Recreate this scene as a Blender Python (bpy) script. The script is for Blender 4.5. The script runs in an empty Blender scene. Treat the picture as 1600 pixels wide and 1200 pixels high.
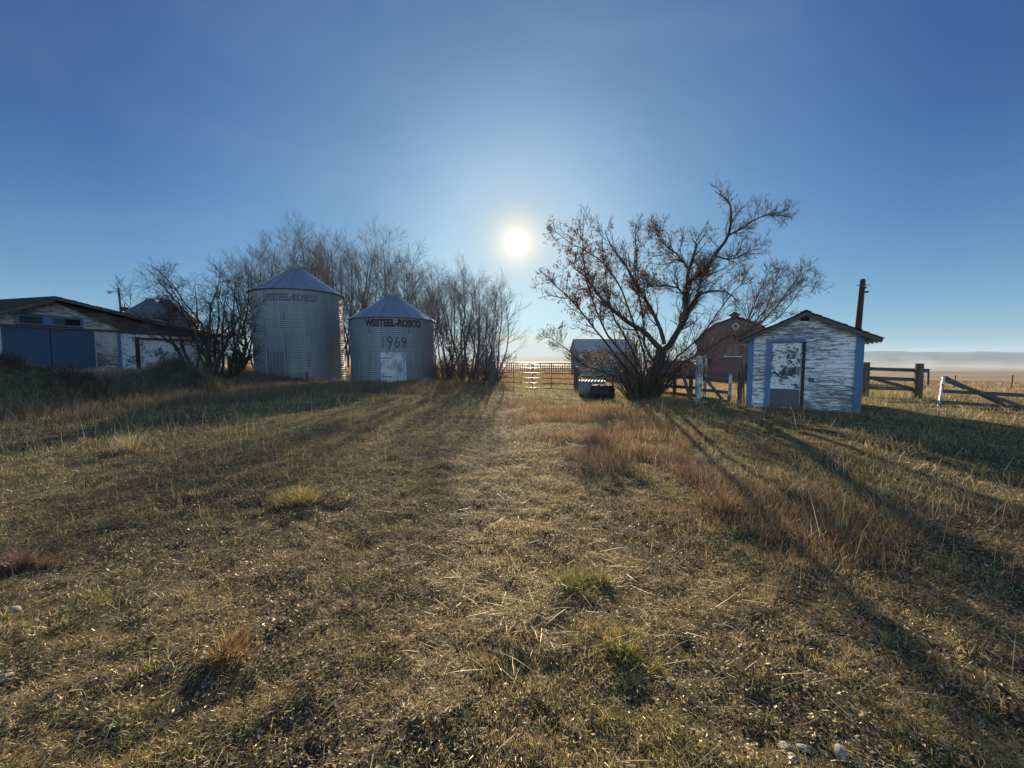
import bpy, math, random
import numpy as np
from mathutils import Vector, Matrix, Quaternion
R = math.radians
PI = math.pi
SC = bpy.context.scene
COL = SC.collection

# ------------------------------------------------------------------ camera
CAM_H = 1.6
PITCH = R(3.81)
cam_d = bpy.data.cameras.new('camera'); cam = bpy.data.objects.new('camera', cam_d)
COL.objects.link(cam); SC.camera = cam
cam_d.sensor_width = 36; cam_d.lens = 13.5
cam_d.clip_start = 0.05; cam_d.clip_end = 20000
cam.location = (0, 0, CAM_H)
cam.rotation_euler = (R(90) - PITCH, 0, 0)
FW = np.array([0, math.cos(PITCH), -math.sin(PITCH)]); UP = np.array([0, math.sin(PITCH), math.cos(PITCH)])

def at(px, py, Y):
    """world point seen at photo pixel (1600x1200) at ground distance Y"""
    d = FW + np.array([1., 0, 0]) * ((px - 800) / 600.) + UP * ((600 - py) / 600.)
    k = Y / d[1]
    return np.array([d[0] * k, Y, CAM_H + d[2] * k])

# ------------------------------------------------------------------ sun, sky, exposure
SUN_EL, SUN_AZ = R(16.45), R(0.75)
SUN = Vector((math.sin(SUN_AZ) * math.cos(SUN_EL), math.cos(SUN_AZ) * math.cos(SUN_EL), math.sin(SUN_EL)))
sl = bpy.data.lights.new('sun', 'SUN'); sl.energy = 5.0; sl.angle = R(0.6); sl.color = (1.0, 0.84, 0.62)
so = bpy.data.objects.new('sun', sl); COL.objects.link(so)
so.rotation_euler = SUN.to_track_quat('Z', 'Y').to_euler(); so.location = (0, 60, 40)
SC.view_settings.view_transform = 'Standard'; SC.view_settings.look = 'None'
SC.view_settings.exposure = 1.35; SC.view_settings.gamma = 1
SC.cycles.use_denoising = True
SC.cycles.max_bounces = 6; SC.cycles.diffuse_bounces = 3; SC.cycles.transparent_max_bounces = 8
SC.cycles.volume_bounces = 0; SC.cycles.transmission_bounces = 4
SC.cycles.sample_clamp_indirect = 4

class NT:
    """tiny node-graph helper"""
    def __init__(s, nt): s.nt = nt
    def n(s, t, **kw):
        nd = s.nt.nodes.new(t)
        for k, v in kw.items(): setattr(nd, k, v)
        return nd
    def link(s, a, b): s.nt.links.new(a, b)
    def _in(s, sock, v):
        if isinstance(v, bpy.types.NodeSocket): s.link(v, sock)
        elif v is not None: sock.default_value = v
    def math(s, op, a, b=None, c=None, clamp=False):
        nd = s.n('ShaderNodeMath', operation=op); nd.use_clamp = clamp
        s._in(nd.inputs[0], a); s._in(nd.inputs[1], b); s._in(nd.inputs[2], c)
        return nd.outputs[0]
    def vmath(s, op, a, b=None, out=0):
        nd = s.n('ShaderNodeVectorMath', operation=op)
        s._in(nd.inputs[0], a); s._in(nd.inputs[1], b)
        return nd.outputs[out]
    def mix(s, f, a, b, mode='MIX'):
        nd = s.n('ShaderNodeMix', data_type='RGBA', blend_type=mode)
        s._in(nd.inputs[0], f)
        for i, v in ((6, a), (7, b)):
            if isinstance(v, tuple) and len(v) == 3: v = (*v, 1)
            s._in(nd.inputs[i], v)
        return nd.outputs[2]
    def ramp(s, f, stops, interp='LINEAR'):
        nd = s.n('ShaderNodeValToRGB'); cr = nd.color_ramp; cr.interpolation = interp
        while len(cr.elements) < len(stops): cr.elements.new(0.5)
        for e, (p, c) in zip(cr.elements, stops):
            e.position = p
            e.color = (c, c, c, 1) if isinstance(c, (int, float)) else (*c, 1)
        s._in(nd.inputs[0], f)
        return nd.outputs[0]
    def noise(s, vec, scale, detail=4, rough=0.6, dist=0.0):
        nd = s.n('ShaderNodeTexNoise'); s._in(nd.inputs['Vector'], vec)
        nd.inputs['Scale'].default_value = scale; nd.inputs['Detail'].default_value = detail
        nd.inputs['Roughness'].default_value = rough; nd.inputs['Distortion'].default_value = dist
        return nd.outputs[0]
    def mapping(s, vec, scale=(1, 1, 1), loc=(0, 0, 0)):
        nd = s.n('ShaderNodeMapping'); s._in(nd.inputs[0], vec)
        nd.inputs['Scale'].default_value = scale; nd.inputs['Location'].default_value = loc
        return nd.outputs[0]
    def obj(s): return s.n('ShaderNodeTexCoord').outputs['Object']

world = bpy.data.worlds.new('World'); SC.world = world; world.use_nodes = True
def build_world():
    nt = world.node_tree; nt.nodes.clear(); g = NT(nt)
    sky = g.n('ShaderNodeTexSky'); sky.sky_type = 'NISHITA'; sky.sun_disc = False
    sky.sun_elevation = SUN_EL; sky.sun_rotation = SUN_AZ
    sky.altitude = 600; sky.air_density = 1.0; sky.dust_density = 0.6; sky.ozone_density = 2.2
    # direction
    dirv = g.vmath('NORMALIZE', g.n('ShaderNodeTexCoord').outputs['Generated'])
    sep = g.n('ShaderNodeSeparateXYZ'); g.link(dirv, sep.inputs[0])
    el = g.math('MULTIPLY', g.math('ARCSINE', sep.outputs[2]), 180 / PI)
    dot = g.vmath('DOT_PRODUCT', dirv, tuple(SUN), out=1)
    th = g.math('MULTIPLY', g.math('ARCCOSINE', g.math('MINIMUM', dot, 0.9999999)), 180 / PI)
    # the physical sky, its glare near the sun softly limited
    base = g.vmath('MULTIPLY', sky.outputs[0], (SKY_K * SKY_T[0], SKY_K * SKY_T[1], SKY_K * SKY_T[2]))
    lim = g.vmath('ADD', g.vmath('MULTIPLY', base, SKY_LIM), (1, 1, 1))
    base = g.vmath('DIVIDE', base, lim)
    # deeper blue overhead, and the solar glare held back so that the veil of cirrus sets its tone
    e_ = 1 / 1.68
    fall = g.ramp(g.math('DIVIDE', th, 180.0), [(0.055, (.92 * e_, .98 * e_, 1.0 * e_)), (0.12, (.62 * e_, .74 * e_, .76 * e_)), (0.19, (.49 * e_, .60 * e_, .69 * e_)),
                                               (0.245, (.22 * e_, .40 * e_, .56 * e_)), (0.36, (.18 * e_, .34 * e_, .48 * e_)), (0.62, (1.5, 1.08, .84)), (1.0, (1.5, 1.08, .84))])
    low = g.ramp(g.math('DIVIDE', el, 30.0), [(0.0, 0.95), (0.20, 0.70), (0.8, 0.0)])
    fall = g.mix(low, fall, (.60 * e_, .74 * e_, .80 * e_), 'LIGHTEN')
    back = g.ramp(g.math('DIVIDE', th, 180.0), [(0.42, 1.0), (0.62, 1.4)])
    hold = g.math('MULTIPLY_ADD', g.math('EXPONENT', g.math('DIVIDE', th, -13.0)), -0.72, 1.0)
    base = g.vmath('MULTIPLY', base, fall)
    sc_ = g.n('ShaderNodeVectorMath', operation='SCALE'); g.link(base, sc_.inputs[0]); g.link(g.math('MULTIPLY', back, hold), sc_.inputs['Scale']); base = sc_.outputs[0]
    # aureole of the sun through thin cirrus, and the sun itself
    def expo(scale, amp, power=1.0):
        x = g.math('POWER', g.math('DIVIDE', th, scale), power)
        return g.math('MULTIPLY', g.math('EXPONENT', g.math('MULTIPLY', x, -1.0)), amp)
    def scaled(f, c):
        nd = g.n('ShaderNodeVectorMath', operation='SCALE'); nd.inputs[0].default_value = c
        g.link(f, nd.inputs['Scale']); return nd.outputs[0]
    s = g.vmath('ADD', base, scaled(expo(11.0, 0.145), (0.92, 1.0, 1.05)))
    s = g.vmath('ADD', s, scaled(expo(2.3, 0.42, 1.3), (1.0, 0.68, 0.26)))
    disc = g.math('SUBTRACT', 1.0, g.math('DIVIDE', g.math('SUBTRACT', th, 1.25), 0.45), clamp=True)
    s = g.vmath('ADD', s, scaled(g.math('MULTIPLY', disc, 5.0), (1, 0.97, 0.9)))
    # low cloud bank at the horizon
    mp = g.mapping(dirv, (3.0, 3.0, 42.0))
    nz = g.noise(mp, 2.0, 5, 0.6)
    band = g.math('MULTIPLY', g.ramp(g.math('DIVIDE', el, 8.0), [(0.0, 1.0), (0.38, 1.0), (0.47, 0.0), (1, 0.0)]),
                  g.ramp(nz, [(0.30, 0.35), (0.55, 1.0)]))
    az = g.math('ARCTAN2', sep.outputs[0], sep.outputs[1])
    azm = g.ramp(g.math('MULTIPLY_ADD', az, 0.5, 0.5), [(0.02, 0.25), (0.25, 0.75), (0.45, 0.95), (0.62, 0.85), (0.70, 0.0), (1, 0.0)])
    band = g.math('MULTIPLY', band, azm)
    warm = g.ramp(g.math('DIVIDE', th, 50.0), [(0.0, (0.40, 0.34, 0.24)), (0.35, (0.36, 0.32, 0.26)), (1.0, (0.24, 0.22, 0.23))])
    s = g.mix(g.math('MULTIPLY', band, 0.8), s, warm)
    # faint high cirrus
    c2 = g.noise(g.mapping(dirv, (1.5, 1.5, 4.0)), 1.6, 5, 0.55, 0.6)
    s = g.mix(g.math('MULTIPLY', g.ramp(c2, [(0.45, 0.0), (0.8, 1.0)]), 0.02), s, (0.75, 0.82, 0.9))
    bg = g.n('ShaderNodeBackground'); g.link(s, bg.inputs[0]); bg.inputs[1].default_value = 1.0
    out = g.n('ShaderNodeOutputWorld'); g.link(bg.outputs[0], out.inputs[0])
SKY_K = 0.11; SKY_T = (0.50, 0.80, 1.26); SKY_LIM = (0.9, 0.75, 0.8)
build_world()

# ------------------------------------------------------------------ helpers
def link(o, parent=None):
    COL.objects.link(o)
    if parent is not None: o.parent = parent
    return o
def tag(o, label=None, cat=None, group=None, kind=None):
    if label: o['label'] = label
    if cat: o['category'] = cat
    if group: o['group'] = group
    if kind: o['kind'] = kind
    return o
def thing(name, label, cat, loc=(0, 0, 0), rz=0., group=None, rot=None):
    o = bpy.data.objects.new(name, None); link(o); o.empty_display_size = 0.3
    o.location = tuple(loc); o.rotation_euler = rot if rot else (0, 0, rz)
    return tag(o, label, cat, group)
def dup(root, loc, rz, label=None, scale=1.0):
    r = root.copy(); COL.objects.link(r); r.location = tuple(loc); r.rotation_euler = (0, 0, rz)
    r.scale = (scale,) * 3
    if label: r['label'] = label
    for ch in list(root.children):
        c = ch.copy(); COL.objects.link(c); c.parent = r
        for gch in list(ch.children):
            d = gch.copy(); COL.objects.link(d); d.parent = c
    return r

def np_mesh(name, V, quads=None, tris=None, mat=None, parent=None, col=None, smooth=False):
    me = bpy.data.meshes.new(name)
    V = np.ascontiguousarray(V, dtype=np.float32).reshape(-1, 3)
    q = np.zeros((0, 4), int) if quads is None else np.asarray(quads).reshape(-1, 4)
    t = np.zeros((0, 3), int) if tris is None else np.asarray(tris).reshape(-1, 3)
    me.vertices.add(len(V)); me.vertices.foreach_set('co', V.ravel())
    li = np.concatenate([q.ravel(), t.ravel()]).astype(np.int32)
    me.loops.add(len(li)); me.loops.foreach_set('vertex_index', li)
    st = np.concatenate([np.arange(len(q)) * 4, len(q) * 4 + np.arange(len(t)) * 3]).astype(np.int32)
    me.polygons.add(len(st)); me.polygons.foreach_set('loop_start', st)
    me.update(calc_edges=True)
    me.polygons.foreach_set('use_smooth', np.full(len(st), smooth, dtype=bool))
    if col is not None:
        a = me.color_attributes.new('tint', 'FLOAT_COLOR', 'POINT')
        c = np.ones((len(V), 4), np.float32); c[:, :3] = col
        a.data.foreach_set('color', c.ravel())
    if mat: me.materials.append(mat)
    o = bpy.data.objects.new(name, me); link(o, parent)
    return o

class MB:
    def __init__(s): s.v = []; s.f = []; s.n = 0
    def add(s, V, F):
        s.v.extend([tuple(map(float, p)) for p in V])
        s.f.extend([tuple(i + s.n for i in f) for f in F]); s.n += len(V)
        return s
    def hexa(s, P):   # 8 points: bottom 4 ccw, top 4 ccw
        return s.add(P, [(3, 2, 1, 0), (4, 5, 6, 7), (0, 1, 5, 4), (1, 2, 6, 5), (2, 3, 7, 6), (3, 0, 4, 7)])
    def box(s, x0, x1, y0, y1, z0, z1):
        return s.hexa([(x0, y0, z0), (x1, y0, z0), (x1, y1, z0), (x0, y1, z0), (x0, y0, z1), (x1, y0, z1), (x1, y1, z1), (x0, y1, z1)])
    def bar(s, a, b, w, h, up=(0, 0, 1), taper=1.0):
        a = Vector(a); b = Vector(b); d = (b - a).normalized(); u = Vector(up)
        sd = d.cross(u)
        if sd.length < 1e-3: sd = d.cross(Vector((0, 1, 0)))
        sd.normalize(); u = sd.cross(d).normalized()
        P = []
        for c, k in ((a, 1.0), (b, taper)):
            for (i, j) in ((-1, -1), (1, -1), (1, 1), (-1, 1)): P.append(c + sd * (w / 2 * i * k) + u * (h / 2 * j * k))
        return s.hexa(P)
    def tube(s, pts, rad, n=8, caps=True):
        pts = [Vector(p) for p in pts]
        if isinstance(rad, (int, float)): rad = [rad] * len(pts)
        V = []; F = []; m = len(pts); ref = None
        for i, p in enumerate(pts):
            d = (pts[min(i + 1, m - 1)] - pts[max(i - 1, 0)]).normalized()
            if ref is None:
                ref = d.cross(Vector((0, 0, 1)))
                if ref.length < 0.1: ref = d.cross(Vector((0, 1, 0)))
            ref = (ref - d * ref.dot(d)).normalized(); b = d.cross(ref)
            for k in range(n):
                a = 2 * PI * k / n; V.append(p + (ref * math.cos(a) + b * math.sin(a)) * rad[i])
        for i in range(m - 1):
            for k in range(n):
                F.append((i * n + k, i * n + (k + 1) % n, (i + 1) * n + (k + 1) % n, (i + 1) * n + k))
        if caps:
            F.append(tuple(range(n - 1, -1, -1))); F.append(tuple((m - 1) * n + k for k in range(n)))
        return s.add(V, F)
    def build(s, name, mat, parent=None, smooth=False):
        me = bpy.data.meshes.new(name); me.from_pydata(s.v, [], s.f); me.update()
        if smooth: me.polygons.foreach_set('use_smooth', [True] * len(me.polygons))
        me.materials.append(mat)
        return link(bpy.data.objects.new(name, me), parent)

# numpy value noise
def _h(ix, iy, seed):
    n = (ix.astype(np.int64) * 374761393 + iy.astype(np.int64) * 668265263 + seed * 1274126177) & 0xffffffff
    n = ((n ^ (n >> 13)) * 1274126177) & 0xffffffff
    n = (n ^ (n >> 16)) & 0xffff
    return n / 65535.0
def vn(x, y, seed=0):
    ix = np.floor(x); iy = np.floor(y); fx = x - ix; fy = y - iy
    fx = fx * fx * (3 - 2 * fx); fy = fy * fy * (3 - 2 * fy)
    a = _h(ix, iy, seed); b = _h(ix + 1, iy, seed); c = _h(ix, iy + 1, seed); d = _h(ix + 1, iy + 1, seed)
    return (a * (1 - fx) + b * fx) * (1 - fy) + (c * (1 - fx) + d * fx) * fy
def fbm(x, y, seed=0, oct=4):
    s = 0; a = 0.5; t = 0
    for i in range(oct):
        s = s + a * vn(x * 2 ** i + 17.3 * i, y * 2 ** i - 9.1 * i, seed + i); t += a; a *= 0.55
    return s / t
def sst(x, a, b):
    t = np.clip((x - a) / (b - a), 0, 1); return t * t * (3 - 2 * t)
def H(x, y):
    """terrain height"""
    x = np.asarray(x, float); y = np.asarray(y, float)
    r = np.hypot(x, y)
    z = 0.75 * sst(-x, 10.5, 20) * sst(y, 5, 13) * (1 - sst(y, 60, 120))
    z = z + 0.26 * sst(x, 3.5, 8) * sst(y, 4, 9) * (1 - sst(y, 13, 20))
    # the land drops away behind the small shed towards the right
    w = sst(x / np.maximum(y, 1.0), 0.12, 0.42) * (y > 0)
    drop = np.interp(y, [13, 20, 35, 50, 95, 180, 400, 1500], [0, -0.25, -1.15, -1.4, -1.55, -5, -20, -30])
    flat = np.interp(y, [18, 40, 60, 300, 700, 1800], [0, -0.35, -0.55, -0.7, -5, -30])
    z = z + w * drop + (1 - w) * np.where(y > 0, flat, 0)
    # spoil mounds in front of the garage
    m1 = 0.95 * np.exp(-(((x + 16.6) / 2.9) ** 2 + ((y - 12.2) / 1.9) ** 2) ** 1.25)
    m2 = 1.05 * np.exp(-(((x + 13.9) / 1.35) ** 2 + ((y - 16.2) / 1.3) ** 2) ** 1.1)
    z = z + m1 + m2 + (m1 + m2) * 0.35 * (fbm(x * 1.5, y * 1.5, 31) - 0.5)
    # unevenness, wheel tracks, clods
    z = z + 0.16 * (fbm(x * .22, y * .22, 5) - .5) * sst(r, 1, 10) + 0.07 * (fbm(x * .9, y * .9, 8) - .5)
    tx = 0.35 + 0.055 * np.maximum(y - 6, 0) - 0.25 * np.exp(-y / 3.)
    for s_ in (-0.85, 0.85):
        z = z - 0.035 * np.exp(-((x - tx - s_) / 0.25) ** 2) * (1 - sst(y, 20, 30))
    near = 1 - sst(r, 6, 14)
    z = z + near * (0.055 * (fbm(x * 3.2, y * 3.2, 12, 3) - .5) + 0.040 * (fbm(x * 11, y * 11, 13, 3) - .5))
    z = z + (1 - sst(r, 12, 26)) * 0.05 * (fbm(x * 1.9, y * 1.9, 14, 3) - .5)
    return z
def h1(x, y): return float(H(np.array([x]), np.array([y]))[0])
def ground_pt(px, Y, dz=0.0):
    x = (px - 800) / 600. * Y * (1.0)   # first guess ignores pitch, good to a few cm
    p = at(px, 600, Y); x = p[0]
    for _ in range(3):
        z = h1(x, Y); zc = (z - CAM_H); dep = Y * math.cos(PITCH) - zc * math.sin(PITCH)
        x = (px - 800) / 600. * dep
    return np.array([x, Y, h1(x, Y) + dz])

# ------------------------------------------------------------------ materials
MATS = {}
def new_mat(name):
    m = bpy.data.materials.new(name); m.use_nodes = True; m.node_tree.nodes.clear()
    MATS[name] = m; return m, NT(m.node_tree)
def finish(g, color, rough=0.8, metal=0.0, bump=None, bump_d=0.01, spec=0.5, bump_s=1.0):
    b = g.n('ShaderNodeBsdfPrincipled')
    if isinstance(color, tuple): color = (*color, 1)
    g._in(b.inputs['Base Color'], color); g._in(b.inputs['Roughness'], rough); g._in(b.inputs['Metallic'], metal)
    b.inputs['Specular IOR Level'].default_value = spec
    if bump is not None:
        bp = g.n('ShaderNodeBump'); bp.inputs['Distance'].default_value = bump_d; bp.inputs['Strength'].default_value = bump_s
        g.link(bump, bp.inputs['Height']); g.link(bp.outputs[0], b.inputs['Normal'])
    o = g.n('ShaderNodeOutputMaterial'); g.link(b.outputs[0], o.inputs[0]); return b

def wood_mat(name, c1, c2, c3, stretch=(1.2, 8, 14), rough=0.85):
    m, g = new_mat(name); v = g.obj()
    a = g.noise(g.mapping(v, stretch), 2.0, 6, 0.65); b = g.noise(v, 1.3, 4, 0.6)
    c = g.ramp(a, [(0.25, c1), (0.5, c2), (0.75, c3)])
    c = g.mix(g.math('MULTIPLY', b, 0.5), c, c1)
    finish(g, c, rough, bump=a, bump_d=0.006, spec=0.25); return m
def paint_mat(name, paint, paint2, bare1, bare2, stretch=(1.6, 1.6, 9), amount=0.5, soft=0.05, big=0.6, rough=0.6, bumpd=0.004):
    """flaking paint over bare weathered boards, flakes stretched along the board"""
    m, g = new_mat(name); v = g.obj()
    n1 = g.noise(g.mapping(v, stretch), 2.2, 8, 0.72, 0.3)
    n2 = g.noise(v, big, 3, 0.5)
    n3 = g.noise(g.mapping(v, (stretch[0] * 3, stretch[1] * 3, stretch[2] * 2.2)), 3.0, 6, 0.7)
    f = g.math('ADD', g.math('MULTIPLY', n1, 0.62), g.math('ADD', g.math('MULTIPLY', n2, 0.45), g.math('MULTIPLY', n3, 0.25)))
    mask = g.ramp(f, [(amount + 0.16 - soft, 0.0), (amount + 0.16 + soft, 1.0)])
    grain = g.noise(g.mapping(v, (stretch[0] * 2, 6, stretch[2] * 5)), 2.5, 5, 0.7)
    bare = g.mix(grain, bare1, bare2)
    pc = g.mix(g.ramp(n3, [(0.35, 0.0), (0.7, 1.0)]), paint, paint2)
    col = g.mix(mask, pc, bare)
    bh = g.math('SUBTRACT', g.math('MULTIPLY', grain, 0.3), mask)
    finish(g, col, rough, bump=bh, bump_d=bumpd, spec=0.3); return m

M_WOOD = wood_mat('weathered_wood', (0.050, 0.042, 0.036), (0.12, 0.105, 0.09), (0.22, 0.20, 0.175))
M_POST = wood_mat('post_wood', (0.045, 0.038, 0.032), (0.11, 0.095, 0.08), (0.20, 0.175, 0.15), stretch=(9, 9, 1.0))
M_DARKWOOD = wood_mat('dark_wood', (0.02, 0.017, 0.015), (0.05, 0.042, 0.036), (0.09, 0.08, 0.07))
M_SHED = paint_mat('white_siding_paint', (0.80, 0.80, 0.79), (0.64, 0.64, 0.64), (0.10, 0.095, 0.095), (0.26, 0.25, 0.25), stretch=(1.5, 1.5, 10), amount=0.508, soft=0.035)
M_GARAGE = paint_mat('old_siding_paint', (0.62, 0.60, 0.59), (0.45, 0.43, 0.42), (0.045, 0.04, 0.038), (0.14, 0.125, 0.11), stretch=(1.0, 1.0, 9), amount=0.50, soft=0.05)
M_BROWNSIDE = paint_mat('brown_siding', (0.30, 0.27, 0.23), (0.2, 0.17, 0.14), (0.05, 0.04, 0.033), (0.13, 0.105, 0.085), stretch=(0.8, 0.8, 8), amount=0.43, soft=0.06)
M_BLUE = paint_mat('blue_trim_paint', (0.10, 0.195, 0.33), (0.08, 0.155, 0.27), (0.05, 0.09, 0.16), (0.12, 0.14, 0.17), stretch=(2, 2, 3), amount=0.60, soft=0.05)
M_BLUEDOOR = paint_mat('blue_door_paint', (0.040, 0.125, 0.27), (0.028, 0.085, 0.20), (0.035, 0.065, 0.11), (0.08, 0.125, 0.19), stretch=(6, 6, 0.8), amount=0.44, soft=0.12, big=1.1)
M_DOORW = paint_mat('peeling_white_door', (0.78, 0.77, 0.75), (0.66, 0.66, 0.65), (0.025, 0.022, 0.02), (0.09, 0.08, 0.07), stretch=(5, 5, 7), amount=0.515, soft=0.02, big=2.6, bumpd=0.006)
M_FLAKE = paint_mat('flaking_white_panel', (0.74, 0.75, 0.78), (0.6, 0.62, 0.65), (0.06, 0.055, 0.05), (0.14, 0.13, 0.12), stretch=(3, 3, 4), amount=0.54, soft=0.03, big=1.2)
M_REDBARN = paint_mat('red_barn_boards', (0.16, 0.060, 0.050), (0.12, 0.05, 0.042), (0.09, 0.06, 0.055), (0.16, 0.12, 0.11), stretch=(5, 5, 0.5), amount=0.50, soft=0.10, big=0.3)
M_GREYSIDE = paint_mat('grey_barn_boards', (0.50, 0.50, 0.50), (0.40, 0.40, 0.40), (0.10, 0.095, 0.09), (0.2, 0.19, 0.18), stretch=(0.6, 0.6, 5), amount=0.42, soft=0.10, big=0.3)  # weathered grey, made paler to put distance haze into the colour
M_WPOST = paint_mat('whitewashed_post', (0.62, 0.64, 0.66), (0.5, 0.5, 0.52), (0.09, 0.08, 0.075), (0.2, 0.18, 0.16), stretch=(6, 6, 2.5), amount=0.49, soft=0.03, big=2.0)
M_DOORGREY = paint_mat('grey_plank_door', (0.68, 0.69, 0.72), (0.5, 0.51, 0.54), (0.12, 0.12, 0.125), (0.28, 0.28, 0.29), stretch=(14, 14, 1.0), amount=0.51, soft=0.06, big=1.5)

def shingle_mat():
    m, g = new_mat('old_shingles'); v = g.obj()
    a = g.noise(g.mapping(v, (9, 9, 9)), 1.0, 4, 0.7); b = g.noise(v, 60, 3, 0.7)
    c = g.ramp(a, [(0.3, (0.022, 0.020, 0.019)), (0.7, (0.075, 0.068, 0.06))])
    c = g.mix(g.math('MULTIPLY', b, 0.5), c, (0.05, 0.05, 0.045))
    finish(g, c, 0.95, bump=g.math('ADD', a, b), bump_d=0.008, spec=0.2); return m
M_SHINGLE = shingle_mat()
def galv_mat(name, c1, c2, rough=0.5, metal=0.55, rust=0.0):
    m, g = new_mat(name); v = g.obj()
    a = g.noise(g.mapping(v, (3, 3, 0.35)), 1.6, 5, 0.6); b = g.noise(v, 14, 4, 0.7)
    st = g.noise(g.mapping(v, (9, 9, 0.25)), 2.0, 4, 0.6)
    c = g.mix(a, c1, c2); c = g.mix(g.math('MULTIPLY', b, 0.25), c, c1)
    c = g.mix(g.math('MULTIPLY', g.ramp(st, [(0.45, 0.0), (0.7, 1.0)]), 0.6), c, (0.12, 0.11, 0.10))
    if rust:
        rn = g.noise(g.mapping(v, (1.2, 1.2, 0.5)), 2.0, 6, 0.7)
        c = g.mix(g.math('MULTIPLY', g.ramp(rn, [(0.55, 0.0), (0.7, 1.0)]), rust), c, (0.16, 0.08, 0.045))
    finish(g, c, g.ramp(a, [(0.2, rough - .1), (0.8, rough + .12)]), metal, bump=b, bump_d=0.001); return m
M_GALV = galv_mat('galvanised_wall', (0.19, 0.205, 0.215), (0.34, 0.355, 0.365), 0.55, 0.45)
M_GALVR = galv_mat('galvanised_roof', (0.26, 0.30, 0.35), (0.40, 0.45, 0.50), 0.42, 0.6)
M_GALVOLD = galv_mat('old_bin_roof', (0.12, 0.135, 0.16), (0.20, 0.22, 0.25), 0.5, 0.5, rust=0.6)
M_RUST = galv_mat('rusty_metal', (0.10, 0.06, 0.04), (0.22, 0.13, 0.09), 0.7, 0.2, rust=0.5)
def flat_mat(name, c, rough=0.8, metal=0.0, var=0.25):
    m, g = new_mat(name); v = g.obj(); a = g.noise(v, 6, 5, 0.65)
    col = g.mix(g.math('MULTIPLY', g.ramp(a, [(0.3, 0.0), (0.7, 1.0)]), var * 2), c, tuple(k * 0.45 for k in c))
    finish(g, col, rough, metal, bump=a, bump_d=0.003, spec=0.4); return m
M_LETTER = paint_mat('faded_black_stencil', (0.032, 0.035, 0.042), (0.055, 0.06, 0.07), (0.13, 0.14, 0.15), (0.2, 0.21, 0.22), stretch=(3, 3, 9), amount=0.60, soft=0.06)
M_LETTER2 = paint_mat('worn_black_stencil', (0.06, 0.065, 0.075), (0.10, 0.105, 0.12), (0.20, 0.21, 0.22), (0.27, 0.28, 0.29), stretch=(2.5, 2.5, 8), amount=0.48, soft=0.08, big=0.9)
M_LETTER3 = paint_mat('brushed_number_paint', (0.05, 0.055, 0.065), (0.09, 0.095, 0.11), (0.17, 0.18, 0.19), (0.22, 0.23, 0.24), stretch=(3, 3, 5), amount=0.68, soft=0.08)
M_GATE = flat_mat('gate_tube_steel', (0.085, 0.075, 0.075), 0.35, 0.7)
M_PANEL = flat_mat('dull_panel_steel', (0.05, 0.042, 0.04), 0.85)
M_BLACK = flat_mat('black_rubber', (0.022, 0.022, 0.024), 0.6)
M_DARK = flat_mat('black_and_painted_shade', (0.008, 0.008, 0.010), 0.9)  # near-black; the garage sheet and pipe plug use it as painted shade
M_KICK = flat_mat('grey_kick_plate', (0.13, 0.13, 0.135), 0.65, 0.3)
M_STONE = flat_mat('pale_fieldstone', (0.26, 0.25, 0.215), 0.85, 0.0, 0.3)
M_CREAM = flat_mat('cream_soffit', (0.5, 0.42, 0.25), 0.7)
M_WIRE = flat_mat('fence_wire', (0.12, 0.10, 0.09), 0.5, 0.6)
M_CONCRETE = flat_mat('old_concrete', (0.32, 0.32, 0.31), 0.9)
M_GREYROOF = flat_mat('weathered_hazed_roof', (0.38, 0.37, 0.36), 0.8)  # grey roof lightened, its distance haze mixed into the base colour
M_WHITE = flat_mat('dull_white_trim', (0.6, 0.6, 0.6), 0.6)
M_REDROOF = flat_mat('rust_red_roof', (0.32, 0.10, 0.06), 0.8)
def glass_mat():
    m, g = new_mat('dusty_dark_glass'); finish(g, (0.03, 0.035, 0.04), 0.15, 0.0, spec=0.6); return m
M_GLASS = glass_mat()
def bark_mat(name, c1, c2):
    m, g = new_mat(name); v = g.obj()
    a = g.noise(g.mapping(v, (9, 9, 2.5)), 2.0, 5, 0.7); b = g.noise(v, 0.6, 2, 0.5)
    c = g.mix(a, c1, c2); c = g.mix(g.math('MULTIPLY', b, 0.4), c, c1)
    finish(g, c, 0.9, bump=a, bump_d=0.02, spec=0.2); return m
M_BARK = bark_mat('grey_bark', (0.060, 0.050, 0.042), (0.16, 0.135, 0.115))
M_BARK2 = bark_mat('dark_rough_bark', (0.030, 0.024, 0.020), (0.10, 0.082, 0.066))
M_TWIG2 = bark_mat('tree_twig_bark', (0.07, 0.055, 0.046), (0.17, 0.135, 0.11))
M_TWIG = bark_mat('twig_bark', (0.12, 0.092, 0.078), (0.23, 0.185, 0.16))

def tint_mat(name, trans=0.4, rough=0.75, gloss=0.06):
    m, g = new_mat(name)
    at_ = g.n('ShaderNodeAttribute'); at_.attribute_name = 'tint'; at_.attribute_type = 'GEOMETRY'
    d = g.n('ShaderNodeBsdfDiffuse'); t = g.n('ShaderNodeBsdfTranslucent')
    g.link(at_.outputs['Color'], d.inputs[0]); g.link(at_.outputs['Color'], t.inputs[0])
    mx = g.n('ShaderNodeMixShader'); mx.inputs[0].default_value = trans
    g.link(d.outputs[0], mx.inputs[1]); g.link(t.outputs[0], mx.inputs[2])
    gl = g.n('ShaderNodeBsdfGlossy'); gl.inputs['Roughness'].default_value = 0.45; gl.inputs[0].default_value = (0.8, 0.75, 0.65, 1)
    m2 = g.n('ShaderNodeMixShader'); m2.inputs[0].default_value = gloss
    g.link(mx.outputs[0], m2.inputs[1]); g.link(gl.outputs[0], m2.inputs[2])
    o = g.n('ShaderNodeOutputMaterial'); g.link(m2.outputs[0], o.inputs[0]); return m
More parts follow.
